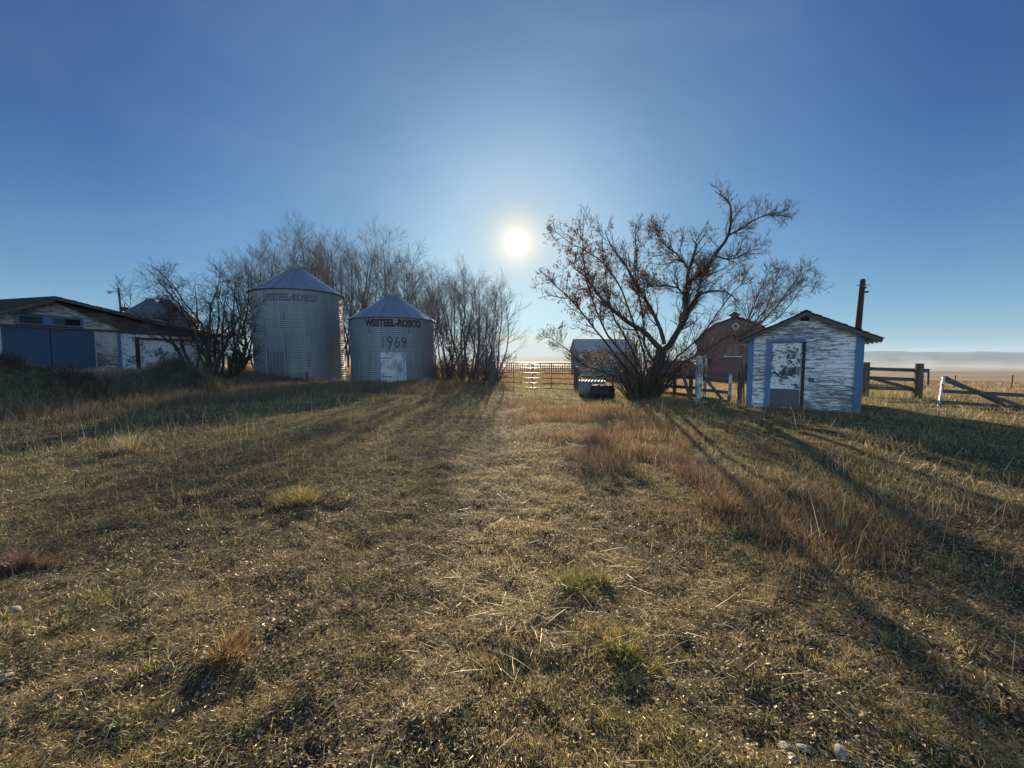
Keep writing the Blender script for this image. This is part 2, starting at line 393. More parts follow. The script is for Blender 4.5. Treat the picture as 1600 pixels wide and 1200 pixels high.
M_GRASS = tint_mat('dry_grass_blades', 0.45)
M_LEAF = tint_mat('dead_leaves', 0.35)
M_LITTER = tint_mat('ground_litter', 0.15)

def ground_mat():
    m, g = new_mat('soil_and_thatch'); v = g.obj()
    n1 = g.noise(v, 0.35, 5, 0.6); n2 = g.noise(v, 3.2, 6, 0.65); n3 = g.noise(v, 38, 5, 0.7); n4 = g.noise(v, 140, 3, 0.7)
    fine = g.math('ADD', g.math('MULTIPLY', n3, 0.55), g.math('MULTIPLY', n4, 0.45))
    soil = g.ramp(fine, [(0.3, (0.010, 0.007, 0.005)), (0.52, (0.045, 0.032, 0.021)), (0.70, (0.20, 0.15, 0.095))])
    thatch = g.ramp(fine, [(0.3, (0.035, 0.030, 0.013)), (0.5, (0.11, 0.092, 0.042)), (0.70, (0.27, 0.215, 0.11))])
    f = g.ramp(g.math('ADD', g.math('MULTIPLY', n1, 0.5), g.math('MULTIPLY', n2, 0.5)), [(0.40, 0.0), (0.60, 1.0)])
    near = g.mix(f, soil, thatch)
    # beyond the farmyard: cropped prairie fields
    sep = g.n('ShaderNodeSeparateXYZ'); g.link(v, sep.inputs[0])
    rad = g.vmath('LENGTH', v, out=1)
    fn = g.noise(g.mapping(v, (1, 0.25, 1)), 0.05, 6, 0.7); fn2 = g.noise(g.mapping(v, (0.3, 1, 1)), 0.8, 5, 0.7)
    field = g.ramp(g.math('ADD', g.math('MULTIPLY', fn, 0.6), g.math('MULTIPLY', fn2, 0.4)),
                   [(0.35, (0.15, 0.11, 0.075)), (0.5, (0.26, 0.20, 0.135)), (0.65, (0.31, 0.235, 0.155))])
    farf = g.ramp(g.math('DIVIDE', rad, 100.0), [(0.20, 0.0), (0.42, 1.0)])
    c = g.mix(farf, near, field)
    far2 = g.ramp(g.math('DIVIDE', rad, 3000.0), [(0.08, 0.0), (0.4, 1.0)])
    pn = g.noise(g.mapping(v, (1, 1, 1)), 0.004, 3, 0.5)
    c = g.mix(far2, c, g.ramp(pn, [(0.4, (0.16, 0.13, 0.09)), (0.6, (0.30, 0.25, 0.17))]))
    bh = g.math('ADD', g.math('MULTIPLY', n3, 0.7), g.math('MULTIPLY', n4, 0.3))
    finish(g, c, 0.95, bump=bh, bump_d=0.03, spec=0.15); return m
M_GROUND = ground_mat()

# ------------------------------------------------------------------ ground
def build_ground():
    na, nr = 900, 560
    rr = np.concatenate([[0.25], np.geomspace(0.5, 7000, nr)])
    aa = np.linspace(0, 2 * PI, na, endpoint=False)
    # finer sampling inside the view
    X = rr[:, None] * np.sin(aa)[None]; Y = rr[:, None] * np.cos(aa)[None]
    Z = H(X, Y)
    V = np.stack([X, Y, Z], -1).reshape(-1, 3)
    i = np.arange(len(rr) - 1)[:, None]; j = np.arange(na)[None]; j2 = (j + 1) % na
    q = np.stack([i * na + j, i * na + j2 + 0 * i, (i + 1) * na + j2, (i + 1) * na + j + 0 * i], -1).reshape(-1, 4)
    q = q[:, ::-1]
    V = np.vstack([V, [[0, 0, h1(0, 0)]]]); c = len(V) - 1
    jj = np.arange(na); t = np.stack([np.full(na, c), (jj + 1) % na, jj], -1)
    o = np_mesh('ground', V, q, t, M_GROUND, smooth=True)
    tag(o, kind='structure')
build_ground()

def build_hills():
    m, g = new_mat('hill_grass'); v = g.obj(); a = g.noise(v, 0.004, 5, 0.6)
    finish(g, g.ramp(a, [(0.35, (0.06, 0.055, 0.035)), (0.65, (0.15, 0.125, 0.08))]), 0.95, spec=0.1)
    na, nr = 500, 14
    az = np.linspace(R(-85), R(85), na); rr = np.linspace(3000, 5200, nr)
    A, RR = np.meshgrid(az, rr)
    X = RR * np.sin(A); Y = RR * np.cos(A)
    prof = np.sin(np.linspace(0, PI * 0.62, nr))[:, None]
    # skyline by bearing, in metres above the plain
    bx = [-85, -50, -25, -5, -1, 2, 5, 8, 12, 30, 38, 41, 44, 48, 52, 60, 85]
    bh = [60, 60, 66, 60, 70, 82, 80, 84, 80, 84, 84, 102, 95, 84, 82, 80, 80]
    sk = np.interp(np.degrees(A), bx, bh) + 22 * (fbm(np.degrees(A) * .55 + 5, RR * .0004, 77) - .5)
    Z = -32 + sk * prof
    V = np.stack([X, Y, Z], -1).reshape(-1, 3)
    i = np.arange(nr - 1)[:, None]; j = np.arange(na - 1)[None]
    q = np.stack([i * na + j, i * na + j + 1, (i + 1) * na + j + 1, (i + 1) * na + j], -1).reshape(-1, 4)[:, ::-1]
    tag(np_mesh('hills', V, q, None, m, smooth=True), kind='structure')
build_hills()

# ------------------------------------------------------------------ boarded walls
def clap(mb, x0, x1, z0, z1, y=0., bh=0.13, top=None, holes=(), rng=None, out=0.022, jit=0.004):
    """lapped boards facing -y. top(x) optional roof line; holes [(xa,xb,za,zb)]"""
    rng = rng or random.Random(3)
    z = z0
    while z < z1 - 0.01:
        zt = min(z + bh, z1)
        segs = [(x0, x1)]
        for (ha, hb, hc, hd) in holes:
            if zt > hc + 0.02 and z < hd - 0.02:
                ns = []
                for a, b in segs:
                    if b <= ha or a >= hb: ns.append((a, b)); continue
                    if a < ha: ns.append((a, ha))
                    if b > hb: ns.append((hb, b))
                segs = ns
        for a, b in segs:
            n = max(1, int((b - a) / 0.45)); xs = [a + (b - a) * i / n for i in range(n + 1)]
            cut = rng.random() < 0.35 and b - a > 1.2
            dz = rng.uniform(-jit, jit)
            for i in range(n):
                xa, xb = xs[i], xs[i + 1]
                za1 = zt + 0.012; zb1 = zt + 0.012; za0 = z + dz; zb0 = z + dz
                if top:
                    ta, tb = top(xa), top(xb)
                    if ta <= z + .005 and tb <= z + .005: continue
                    za1 = min(za1, ta); zb1 = min(zb1, tb); za0 = min(za0, ta - 0.002); zb0 = min(zb0, tb - 0.002)
                w = rng.uniform(-.003, .003)
                mb.hexa([(xa, y - out - w, za0), (xb, y - out - w, zb0), (xb, y, zb0), (xa, y, za0),
                         (xa, y - 0.006, za1), (xb, y - 0.006, zb1), (xb, y, zb1), (xa, y, za1)])
        z += bh

def shingle_slab(mb, x0, z0, x1, z1, y0, y1, th=0.05, rows=14, rng=None):
    """roof plane from eave (x0,z0) to ridge (x1,z1), courses of ragged shingles from y0 to y1"""
    rng = rng or random.Random(5)
    a = Vector((x0, 0, z0)); b = Vector((x1, 0, z1)); d = (b - a); L = d.length; d /= L
    n = Vector((-d.z, 0, d.x));  n = n if n.z > 0 else -n
    mb.hexa([(x0, y0, z0), (x1, y0, z1), (x1, y1, z1), (x0, y1, z0)] + [tuple(Vector(p) + n * th) for p in ((x0, y0, z0), (x1, y0, z1), (x1, y1, z1), (x0, y1, z0))])
    rl = L / rows
    for i in range(rows):
        y = y0 - 0.01
        while y < y1:
            w = rng.uniform(0.12, 0.30); ye = min(y + w - 0.006, y1 + 0.01)
            s0 = max(-0.03, i * rl - rng.uniform(0, 0.05)); s1 = min(L, (i + 1) * rl + 0.03)
            lift = rng.uniform(0.012, 0.026) + (0.02 if rng.random() < 0.08 else 0)
            if rng.random() > 0.04:
                P = []
                for (s, k) in ((s0, lift), (s1, 0.004)):
                    P.append((a + d * s + n * (th + k)))
                p0, p1 = P; t = 0.010
                mb.hexa([(p0.x, y, p0.z), (p1.x, y, p1.z), (p1.x, ye, p1.z), (p0.x, ye, p0.z)] +
                        [(q.x + n.x * t, yy, q.z + n.z * t) for q, yy in ((p0, y), (p1, y), (p1, ye), (p0, ye))])
            y += w

# ------------------------------------------------------------------ small white shed
def build_shed():
    L = at(1168, 634, 11.1); W = 2.42; D = 2.7; base = h1(7.8, 10.4) - 0.05
    t = thing('white_shed', 'small peeling white shed with blue corner trim and a flaking white door', 'shed', (L[0], L[1], base), R(-33))
    rng = random.Random(11)
    hw = 1.95 + (2.17 - 2.12); pk = 0.60; mid = W / 2 + 0.03
    top = lambda x: hw + pk * (1 - abs(x - mid) / (W / 2))
    holes = [(0.50, 1.22, 0.0, 1.86)]
    mb = MB(); clap(mb, 0.0, W, 0.02, hw + pk, 0, 0.115, top, holes, rng, out=0.034)
    # the three other walls and the structural sheet behind the boards
    sheet = MB()
    sheet.add([(0, .002, 0), (W, .002, 0), (W, .002, hw), (mid, .002, hw + pk), (0, .002, hw), (0, D, 0), (W, D, 0), (W, D, hw), (mid, D, hw + pk), (0, D, hw)],
              [(0, 1, 2, 3, 4), (6, 5, 9, 8, 7), (1, 6, 7, 2), (5, 0, 4, 9)])
    for a in sheet.f: pass
    mb.add(sheet.v, sheet.f)
    for sx, s in ((0, -1), (W, 1)):
        z = 0.02
        while z < hw - 0.02:
            z1 = min(z + 0.115, hw); o = 0.024 * s
            P = [(sx, 0, z), (sx + o, 0, z), (sx + o, D, z), (sx, D, z), (sx, 0, z1 + .01), (sx + .006 * s, 0, z1 + .01), (sx + .006 * s, D, z1 + .01), (sx, D, z1 + .01)]
            mb.hexa(P); z += 0.115
    wall = mb.build('wall', M_SHED, t)
    # corner boards
    cb = MB(); cb.box(-0.035, 0.10, -0.050, -0.036, -0.02, hw - 0.02)
    cb.box(-0.040, -0.026, -0.036, 0.10, -0.02, hw - 0.04)
    cb.build('corner_board', M_BLUE, t)
    cb = MB(); cb.box(W - 0.12, W + 0.040, -0.052, -0.036, -0.04, hw - 0.02); cb.box(W + 0.026, W + 0.041, -0.036, 0.12, -0.04, hw - 0.05)
    cb.build('corner_board', M_BLUE, t)
    # door
    fr = MB(); fr.box(0.40, 0.51, -0.056, -0.002, -0.02, 1.86); fr.box(0.40, 1.28, -0.058, -0.002, 1.862, 1.945)
    frm = fr.build('door_frame', M_BLUE, t)
    fr = MB(); fr.box(1.215, 1.285, -0.044, 0.03, 0.0, 1.86); fr.box(0.51, 1.215, -0.03, 0.05, -0.02, 0.045); fr.build('jamb', M_DARKWOOD, frm)
    d = MB(); x0, x1 = 0.525, 1.185
    y0, y1 = -0.012, 0.02
    for a, b, c, e in ((x0, x0 + .10, .06, 1.83), (x1 - .10, x1, .06, 1.83), (x0 + .10, x1 - .10, 1.70, 1.83), (x0 + .10, x1 - .10, 1.30, 1.37), (x0 + .10, x1 - .10, .98, 1.04), (x0 + .10, x1 - .10, .60, .70)):
        d.box(a, b, y0, y1, c, e)
    q0 = .06
    for zc in (.28, .585, .75, .90, 1.03, 1.17, 1.30, 1.42, 1.56, 1.70):
        d.box(x0 + .10, x1 - .10, -0.008 + rng.uniform(-.002, .002), 0.018, q0, zc - .005); q0 = zc
    dd = d.build('door', M_DOORW, t)
    k = MB(); k.box(x0 + .005, x1 - .005, -0.017, -0.012, 0.07, 0.575); k.build('kick_plate', M_KICK, dd)
    hn = MB(); hn.box(x1 - .06, x1 - .03, -0.03, -0.012, .98, 1.10); hn.tube([(x1 - .045, -0.03, 1.02), (x1 - .045, -.06, 1.02)], [.012, .022], 10); hn.build('handle', M_RUST, dd)
    # roof
    el, er, oh = -0.26, W + 0.34, 0.16
    sl = pk / (W / 2); zr = hw + pk + 0.03
    r = MB()
    shingle_slab(r, el, zr - sl * (mid - el), mid, zr, -oh, D + 0.15, 0.035, 9, rng)
    shingle_slab(r, er, zr - sl * (er - mid), mid, zr, -oh, D + 0.15, 0.035, 11, rng)
    y = -oh
    while y < D + 0.1:   # ridge caps
        w = rng.uniform(.18, .3); q = rng.uniform(0, .015)
        for s in (-1, 1):
            r.hexa([(mid, y, zr + .062 + q), (mid + s * .12, y, zr + .062 - .12 * sl + q), (mid + s * .12, y + w, zr + .055 - .12 * sl), (mid, y + w, zr + .055),
                    (mid, y, zr + .077 + q), (mid + s * .12, y, zr + .077 - .12 * sl + q), (mid + s * .12, y + w, zr + .07 - .12 * sl), (mid, y + w, zr + .07)])
        y += w
    roof = r.build('roof', M_SHINGLE, t)
    f = MB()
    for xe in (el, er):
        a = Vector((xe, -oh - .014, zr - sl * abs(xe - mid) - 0.032)); b = Vector((mid, -oh - .014, zr - 0.032)); f.bar(a, b, 0.025, 0.085)
    f.build('rake_board', M_WOOD, roof)
    v = MB(); v.box(mid - .10, mid + .08, -0.042, -0.030, hw + pk - .17, hw + pk - .10); v.build('vent', M_DARK, t)
    for i in range(6):
        yy = 0.1 + i * (D - .2) / 5
        s = MB(); s.bar((W, yy, zr - sl * (W - mid) - .05), (er - .02, yy, zr - sl * (er - mid) - .05), .04, .07); s.build('rafter_tail', M_CREAM, roof)
        s = MB(); s.bar((0, yy, zr - sl * mid - .05), (el + .02, yy, zr - sl * (mid - el) - .05), .04, .07); s.build('rafter_tail', M_CREAM, roof)
    p = MB(); p.box(W - 1.05, W - .93, -.044, -.030, .80, .90); p.build('patch', M_RUST, t)
    st = MB(); st.box(.45, 1.3, -.30, -.04, -.06, .04); st.build('step', M_DARKWOOD, t)
build_shed()

# ------------------------------------------------------------------ grain bins
def lettering(txt, size, r, z, ang0, mat, parent, name='lettering', bold=0.0, stretch=1.0, gap=1.0):
    cu = bpy.data.curves.new('txt', 'FONT'); cu.body = txt; cu.size = size; cu.align_x = 'CENTER'; cu.offset = bold
    cu.space_character = gap; cu.extrude = 0
    to = bpy.data.objects.new('txt', cu); COL.objects.link(to)
    dg = bpy.context.evaluated_depsgraph_get(); me = bpy.data.meshes.new_from_object(to.evaluated_get(dg))
    COL.objects.unlink(to); bpy.data.objects.remove(to)
    import bmesh
    bm = bmesh.new(); bm.from_mesh(me)
    bmesh.ops.triangulate(bm, faces=bm.faces)
    bmesh.ops.subdivide_edges(bm, edges=[e for e in bm.edges if e.calc_length() > size * .3], cuts=3, use_grid_fill=False)
    bmesh.ops.triangulate(bm, faces=bm.faces)
    for v in bm.verts:
        a = ang0 + v.co.x * stretch / r
        v.co = Vector((r * math.sin(a), -r * math.cos(a), z + v.co.y))
    # a little thickness
    ret = bmesh.ops.extrude_face_region(bm, geom=list(bm.faces))
    for v in [e for e in ret['geom'] if isinstance(e, bmesh.types.BMVert)]:
        n = Vector((v.co.x, v.co.y, 0)).normalized(); v.co += n * 0.003
    bmesh.ops.recalc_face_normals(bm, faces=bm.faces)
    bm.to_mesh(me); bm.free(); me.name = name; me.materials.clear(); me.materials.append(mat)
    return link(bpy.data.objects.new(name, me), parent)

def bin_wall(r, h, z0=0.0, pitch=0.102, amp=0.012, seg=112, lean=0.0):
    nz = int(h / pitch * 5); zz = np.linspace(z0, h, nz + 1)
    a = np.linspace(0, 2 * PI, seg, endpoint=False)
    rr = r - amp + .008 + amp * np.sin(zz / pitch * 2 * PI)
    V = np.stack([rr[:, None] * np.sin(a), -rr[:, None] * np.cos(a), np.repeat(zz[:, None], seg, 1)], -1).reshape(-1, 3)
    i = np.arange(nz)[:, None]; j = np.arange(seg)[None]; j2 = (j + 1) % seg
    q = np.stack([i * seg + j, i * seg + j2, (i + 1) * seg + j2, (i + 1) * seg + j], -1).reshape(-1, 4)
    return V, q
def bin_roof(mb, r, z, rise, n=18, rc=0.42, over=0.10):
    """ribbed cone of sheet-metal sectors"""
    sub = 2
    for i in range(n):
        a0 = 2 * PI * i / n; a1 = 2 * PI * (i + 1) / n
        def P(rad, a, zz): return (rad * math.sin(a), -rad * math.cos(a), zz)
        R0 = r + over; zl = z - over * rise / (r - rc); zt = z + rise
        am = (a0 + a1) / 2
        mb.add([P(R0, a0, zl), P(R0, am, zl), P(R0, a1, zl), P(rc, a0, zt), P(rc, am, zt), P(rc, a1, zt)], [(0, 1, 4, 3), (1, 2, 5, 4)])
        mb.bar(P(R0 - .005, a0, zl + .02), P(rc, a0, zt + .02), 0.045, 0.055)
def grain_bin(name, label, C, r, h, rise, rz, pitch, wmat, rmat, capdark=M_RUST, lean=(0, 0), over=0.10):
    t = thing(name, label, 'grain bin', C, rot=(lean[0], lean[1], rz))
    V, q = bin_wall(r, h, 0.0, pitch)
    # bolted sheet seams
    s = MB()
    nrow = max(3, int(h / 1.02))
    for k in range(nrow):
        z0 = k * h / nrow; z1 = (k + 1) * h / nrow
        for i in range(7):
            a = 2 * PI * (i + 0.5 * (k % 2)) / 7 + .2
            s.bar(((r + .012) * math.sin(a), -(r + .012) * math.cos(a), z0 + .02), ((r + .012) * math.sin(a), -(r + .012) * math.cos(a), z1 - .02), 0.045, 0.006, up=(math.sin(a), -math.cos(a), 0))
    q = np.vstack([q, np.array(s.f) + len(V)]); V = np.vstack([V, np.array(s.v)])
    wall = np_mesh('wall', V, q, None, wmat, t, smooth=True)
    mb = MB(); bin_roof(mb, r, h, rise, over=over); roof = mb.build('roof', rmat, t)
    e = MB(); n = 72; zl = h - over * rise / (r - .42)
    e.tube([((r + over) * math.sin(2 * PI * k / n), -(r + over) * math.cos(2 * PI * k / n), zl) for k in range(n + 1)], 0.022, 6, False)
    e.build('eave_rim', M_DARKWOOD if rmat is M_GALVOLD else wmat, roof)
    c = MB(); c.tube([(0, 0, h + rise - .06), (0, 0, h + rise + .13)], .43, 20); c.tube([(0, 0, h + rise + .13), (0, 0, h + rise + .20)], [.50, .47], 20); c.build('cap', capdark, roof)
    return t, wall
def bearing_front(C): return math.atan2(-C[0], C[1]) * -1.0

def place_bins():
    # small bin, door, year
    C = (-8.44, 27.5, -0.12); t, w = grain_bin('grain_bin', 'shorter corrugated steel grain bin with the year 1969 painted over a pale plank door', C, 2.86, 4.42, 1.60, 0, 0.135, M_GALV, M_GALVR, M_CONCRETE)
    fa = math.atan2(8.44, 27.5)   # local angle that faces the camera (x positive)
    def ang(px, C, r, z=1.6):
        # angle on the cylinder for a photo column, scanning the visible side
        best = None
        for i in range(-90, 91):
            a = fa0 + R(i); x = C[0] + r * math.sin(a); y = C[1] - r * math.cos(a)
            n = (math.sin(a), -math.cos(a))
            if n[0] * (-x) + n[1] * (-y) <= 0: continue
            u = 800 + 600 * x / (y * math.cos(PITCH) - (z - CAM_H) * math.sin(PITCH))
            if best is None or abs(u - px) < best[0]: best = (abs(u - px), a)
        return best[1]
    fa0 = fa
    a_l, a_r = ang(567, C, 2.87, 3.9), ang(660, C, 2.87, 3.9)
    w_ = (a_r - a_l) * 2.87
    lettering('WESTEEL-ROSCO', 0.62, 2.878, 3.78, (a_l + a_r) / 2, M_LETTER, w, bold=0.032, stretch=w_ / 5.33)
    a1, a2 = ang(594, C, 2.87), ang(637, C, 2.87)
    lettering('1969', 1.05, 2.879, 2.42, (a1 + a2) / 2, M_LETTER3, w, 'year_number', bold=-0.012, stretch=(a2 - a1) * 2.87 / 2.35, gap=1.15)
    # plank door, bowed to the wall
    a1, a2 = ang(594.5, C, 2.9), ang(634, C, 2.9)
    d = MB(); n = 9; rng = random.Random(4)
    for i in range(n):
        b0 = a1 + (a2 - a1) * i / n; b1 = a1 + (a2 - a1) * (i + .95) / n; ro, ri = 2.94 + rng.uniform(0, .01), 2.88
        P = [(ro * math.sin(b0), -ro * math.cos(b0)), (ro * math.sin(b1), -ro * math.cos(b1)), (ri * math.sin(b1), -ri * math.cos(b1)), (ri * math.sin(b0), -ri * math.cos(b0))]
        z1 = 2.12 + rng.uniform(-.03, .02)
        d.hexa([(x, y, .12) for x, y in P] + [(x, y, z1) for x, y in P])
    dr = d.build('door', M_DOORGREY, t)
    for z in (.55, 1.75):
        hh = MB()
        b0 = a1 + .01; b1 = a1 + (a2 - a1) * .42; ro = 2.962
        hh.bar((ro * math.sin(b0), -ro * math.cos(b0), z), (ro * math.sin(b1), -ro * math.cos(b1), z), .012, .055); hh.build('hinge', M_RUST, dr)
    ft = MB(); ft.tube([(0, 0, -.15), (0, 0, .06)], 3.02, 40); ft.build('footing', M_CONCRETE, t)
    # tall bin
    C = (-15.35, 28.1, -0.05); t, w = grain_bin('grain_bin', 'tallest corrugated steel grain bin left of the 1969 one, maker name nearly worn off', C, 2.92, 6.28, 1.72, 0, 0.135, M_GALV, M_GALVR, M_CONCRETE, lean=(0, R(-0.9)), over=.14)
    fa0 = math.atan2(15.35, 28.1)
    a_l, a_r = ang(409, C, 2.93, 5.6), ang(501, C, 2.93, 5.6)
    lettering('WESTEEL-ROSCO', 0.62, 2.938, 5.42, (a_l + a_r) / 2, M_LETTER2, w, bold=0.018, stretch=(a_r - a_l) * 2.93 / 5.3)
    a1, a2 = ang(419, C, 2.95), ang(445, C, 2.95); ro = 2.96
    d = MB()
    for i in range(5):
        b0 = a1 + (a2 - a1) * i / 5; b1 = a1 + (a2 - a1) * (i + .93) / 5; ri = 2.93
        P = [(ro * math.sin(b0), -ro * math.cos(b0)), (ro * math.sin(b1), -ro * math.cos(b1)), (ri * math.sin(b1), -ri * math.cos(b1)), (ri * math.sin(b0), -ri * math.cos(b0))]
        d.hexa([(x, y, .25) for x, y in P] + [(x, y, 2.08) for x, y in P])
    dr = d.build('door', M_GALVOLD, t)
    for b in (a1 - .012, a2 + .012): f = MB(); f.bar((2.985 * math.sin(b), -2.985 * math.cos(b), .2), (2.985 * math.sin(b), -2.985 * math.cos(b), 2.18), .06, .05); f.build('door_jamb', M_GALVR, t)
    ft = MB(); ft.tube([(0, 0, -.25), (0, 0, .04)], 3.05, 40); ft.build('footing', M_CONCRETE, t)
    # low box beside the door of the tall bin
    p = ground_pt(468, 24.9)
    b = thing('steel_box', 'low dull steel box standing in weeds at the foot of the tallest grain bin', 'box', p, R(18))
    m = MB(); m.box(-.42, .42, -.3, .3, 0, .62); m.build('body', M_GALVOLD, b)
    m = MB(); m.box(-.45, .45, -.33, .33, .625, .67); m.build('lid', M_GALVR, b)
    # the two old bins behind the garage
    for (x, y, lab) in ((-34.0, 38.2, 'old round grain bin behind the garage, nearer of two dark ribbed cone roofs'), (-39.6, 42.6, 'old round grain bin farther left behind the garage, only its cone roof showing')):
        grain_bin('grain_bin', lab, (x, y, .4), 2.55, 5.0 if x > -36 else 5.75, 1.75, 0.3, 0.15, M_GALVOLD, M_GALVOLD, M_RUST, over=.12)
place_bins()

# ------------------------------------------------------------------ garage at the left
def build_garage():
    o = Vector((-24.96, 18.7, 0)); base = 0.55
    th = math.atan2(4.68, 1.2)
    t = thing('old_garage', 'long low weathered garage with blue sliding doors and a sagging shingled roof', 'garage', (o.x, o.y, base), th)
    rng = random.Random(21); zb = lambda z: z - base
    mid = 1.91; pkz = zb(4.62); sl = 0.455
    top = lambda x: pkz - 0.02 - sl * abs(x - mid)
    D = 7.0
    x0, x1 = -1.0, 4.83
    holes = [(0.10, 3.55, 0, zb(3.2)), (0.60, 3.20, zb(3.33), zb(3.82)), (-0.55, 0.02, zb(1.9), zb(3.0))]
    mb = MB(); clap(mb, x0, x1, 0, pkz, 0, 0.15, top, holes, rng, 0.028, 0.008)
    mb.add([(x0, .003, 0), (x1, .003, 0), (x1, .003, top(x1)), (mid, .003, top(mid)), (x0, .003, top(x0)), (x0, D, 0), (x1, D, 0), (x1, D, top(x1)), (mid, D, top(mid)), (x0, D, top(x0))],
           [(6, 5, 9, 8, 7), (5, 0, 4, 9)])
    for a, b, c, d_ in ((x0, .10, 0, 1.2), (3.55, x1, 0, 2.2)): mb.box(a, b, .004, .03, c, d_)
    mb.build('wall', M_GARAGE, t)
    ii = MB(); ii.box(.0, 3.6, .10, .14, 0, zb(4.0)); ii.box(-.6, .05, .1, .14, zb(1.7), zb(3.05)); ii.build('shade_sheet', M_DARK, t)  # black sheet behind the gaps, painting in the unlit inside of the garage
    # transom
    fr = MB(); xa, xb, za, zc = .60, 3.20, zb(3.33), zb(3.82)
    for a, b, c, d_ in ((xa, xb, za, za + .07), (xa, xb, zc - .07, zc), (xa, xa + .18, za + .07, zc - .07), (xb - .10, xb, za + .07, zc - .07), (1.62, 1.98, za + .07, zc - .07)):
        fr.box(a, b, -.045, .03, c, d_)
    w = fr.build('window', M_BLUE, t)
    gl = MB(); gl.box(xa + .18, 2.5, .0, .008, za + .07, zc - .07); gl.build('pane', M_GLASS, w)
    # track and sliding doors
    tr = MB(); tr.box(-1.0, 5.2, -.13, -.05, zb(3.20), zb(3.29)); tr.box(-1.0, 5.2, -.10, -.03, zb(3.17), zb(3.20)); tr.build('door_track', M_RUST, t)
    for a, b in ((.14, 1.80), (1.84, 3.62)):
        d = MB(); n = 9
        for i in range(n):
            q0 = a + (b - a) * i / n; q1 = a + (b - a) * (i + .97) / n; yy = rng.uniform(0, .006)
            d.box(q0, q1, -.075 - yy, -.045, .0, zb(3.15))
        dr = d.build('door', M_BLUEDOOR, t)
        for q in (a + .25, b - .25): h = MB(); h.box(q - .07, q + .07, -.145, -.078, zb(3.05), zb(3.22)); h.build('hanger', M_WOOD, dr)
    c = MB(); c.box(.0, .13, -.055, -.03, .2, zb(3.15)); c.build('trim', M_WHITE, t); c = MB(); c.box(3.62, 3.68, -.05, -.03, 0, zb(3.1)); c.build('trim', M_WHITE, t)
    c = MB(); c.box(4.70, 4.86, -.05, -.029, 0, zb(3.14)); c.build('corner_board', M_BLUE, t)
    # inner gable rake board
    rk = MB()
    rk.bar((mid, -.04, pkz + .0), (x1 + .15, -.04, pkz - sl * (x1 + .15 - mid)), .03, .07)
    rk.build('rake_board', M_GARAGE, t)
    # lean-to: shallow roof running right
    ex = 11.55; rz0 = zb(4.80); roofz = lambda x: float(np.interp(x, [mid, 4.4, 6.9, 8.9, ex], [rz0, zb(4.36), zb(3.86), zb(3.50), zb(3.22)]))
    y1 = 0.22
    lw = MB(); rng2 = random.Random(9)
    clap(lw, mid - .2, 11.0, zb(3.02), rz0, y1, .16, lambda x: min(roofz(x) - .10, 99), (), rng2, .03, .012)
    lw.build('upper_wall', M_BROWNSIDE, t)
    lb = MB(); lb.box(4.87, 5.58, -.02, .2, 0, zb(3.12)); lb.box(10.12, 11.0, -.015, .2, 0, zb(3.05)); lb.box(5.58, 10.12, -.012, .2, zb(2.92), zb(3.10))
    [lb.box(q_, q_ + .6, D - .1, D, 0, roofz(q_ + .6) - .02) for q_ in [4.9 + .6 * k_ for k_ in range(10)]]; lb.box(10.95, 11.0, .2, D - .1, 0, zb(3.1))
    lb.build('panel_wall', M_FLAKE, t)
    db = MB(); db.box(5.60, 5.80, -.05, .1, .0, zb(2.94)); db.box(9.98, 10.16, -.05, .1, 0, zb(2.94)); db.box(5.58, 10.16, -.055, .1, zb(2.80), zb(2.915)); db.build('door_frame', M_DARKWOOD, t)
    for a, b in ((5.80, 7.86), (7.90, 9.98)):
        d = MB(); z = 0.
        clap(d, a, b, .0, zb(2.79), .06, .20, None, (), rng2, .02, .006); dr = d.build('door', M_FLAKE, t)
    # roof
    rf = MB(); eL = -1.5; zr = pkz + .10
    shingle_slab(rf, eL, zr - sl * (mid - eL), mid, zr, -.45, D + .3, .06, 16, rng)
    xs = [mid, 4.4, 6.9, 8.9, ex]
    for a, b in zip(xs[:-1], xs[1:]):
        shingle_slab(rf, b, roofz(b), a, roofz(a), -.42, D + .3, .06, max(5, int((b - a) / .25)), rng)
    roof = rf.build('roof', M_SHINGLE, t)
    rk = MB()
    rk.bar((eL, -.47, zr - sl * (mid - eL) - .05), (mid, -.47, zr - .05), .03, .17)
    for a, b in zip(xs[:-1], xs[1:]): rk.bar((a, -.44, roofz(a) - .045), (b, -.44, roofz(b) - .045), .03, .13)
    rk.build('fascia', M_WOOD, roof)
build_garage()

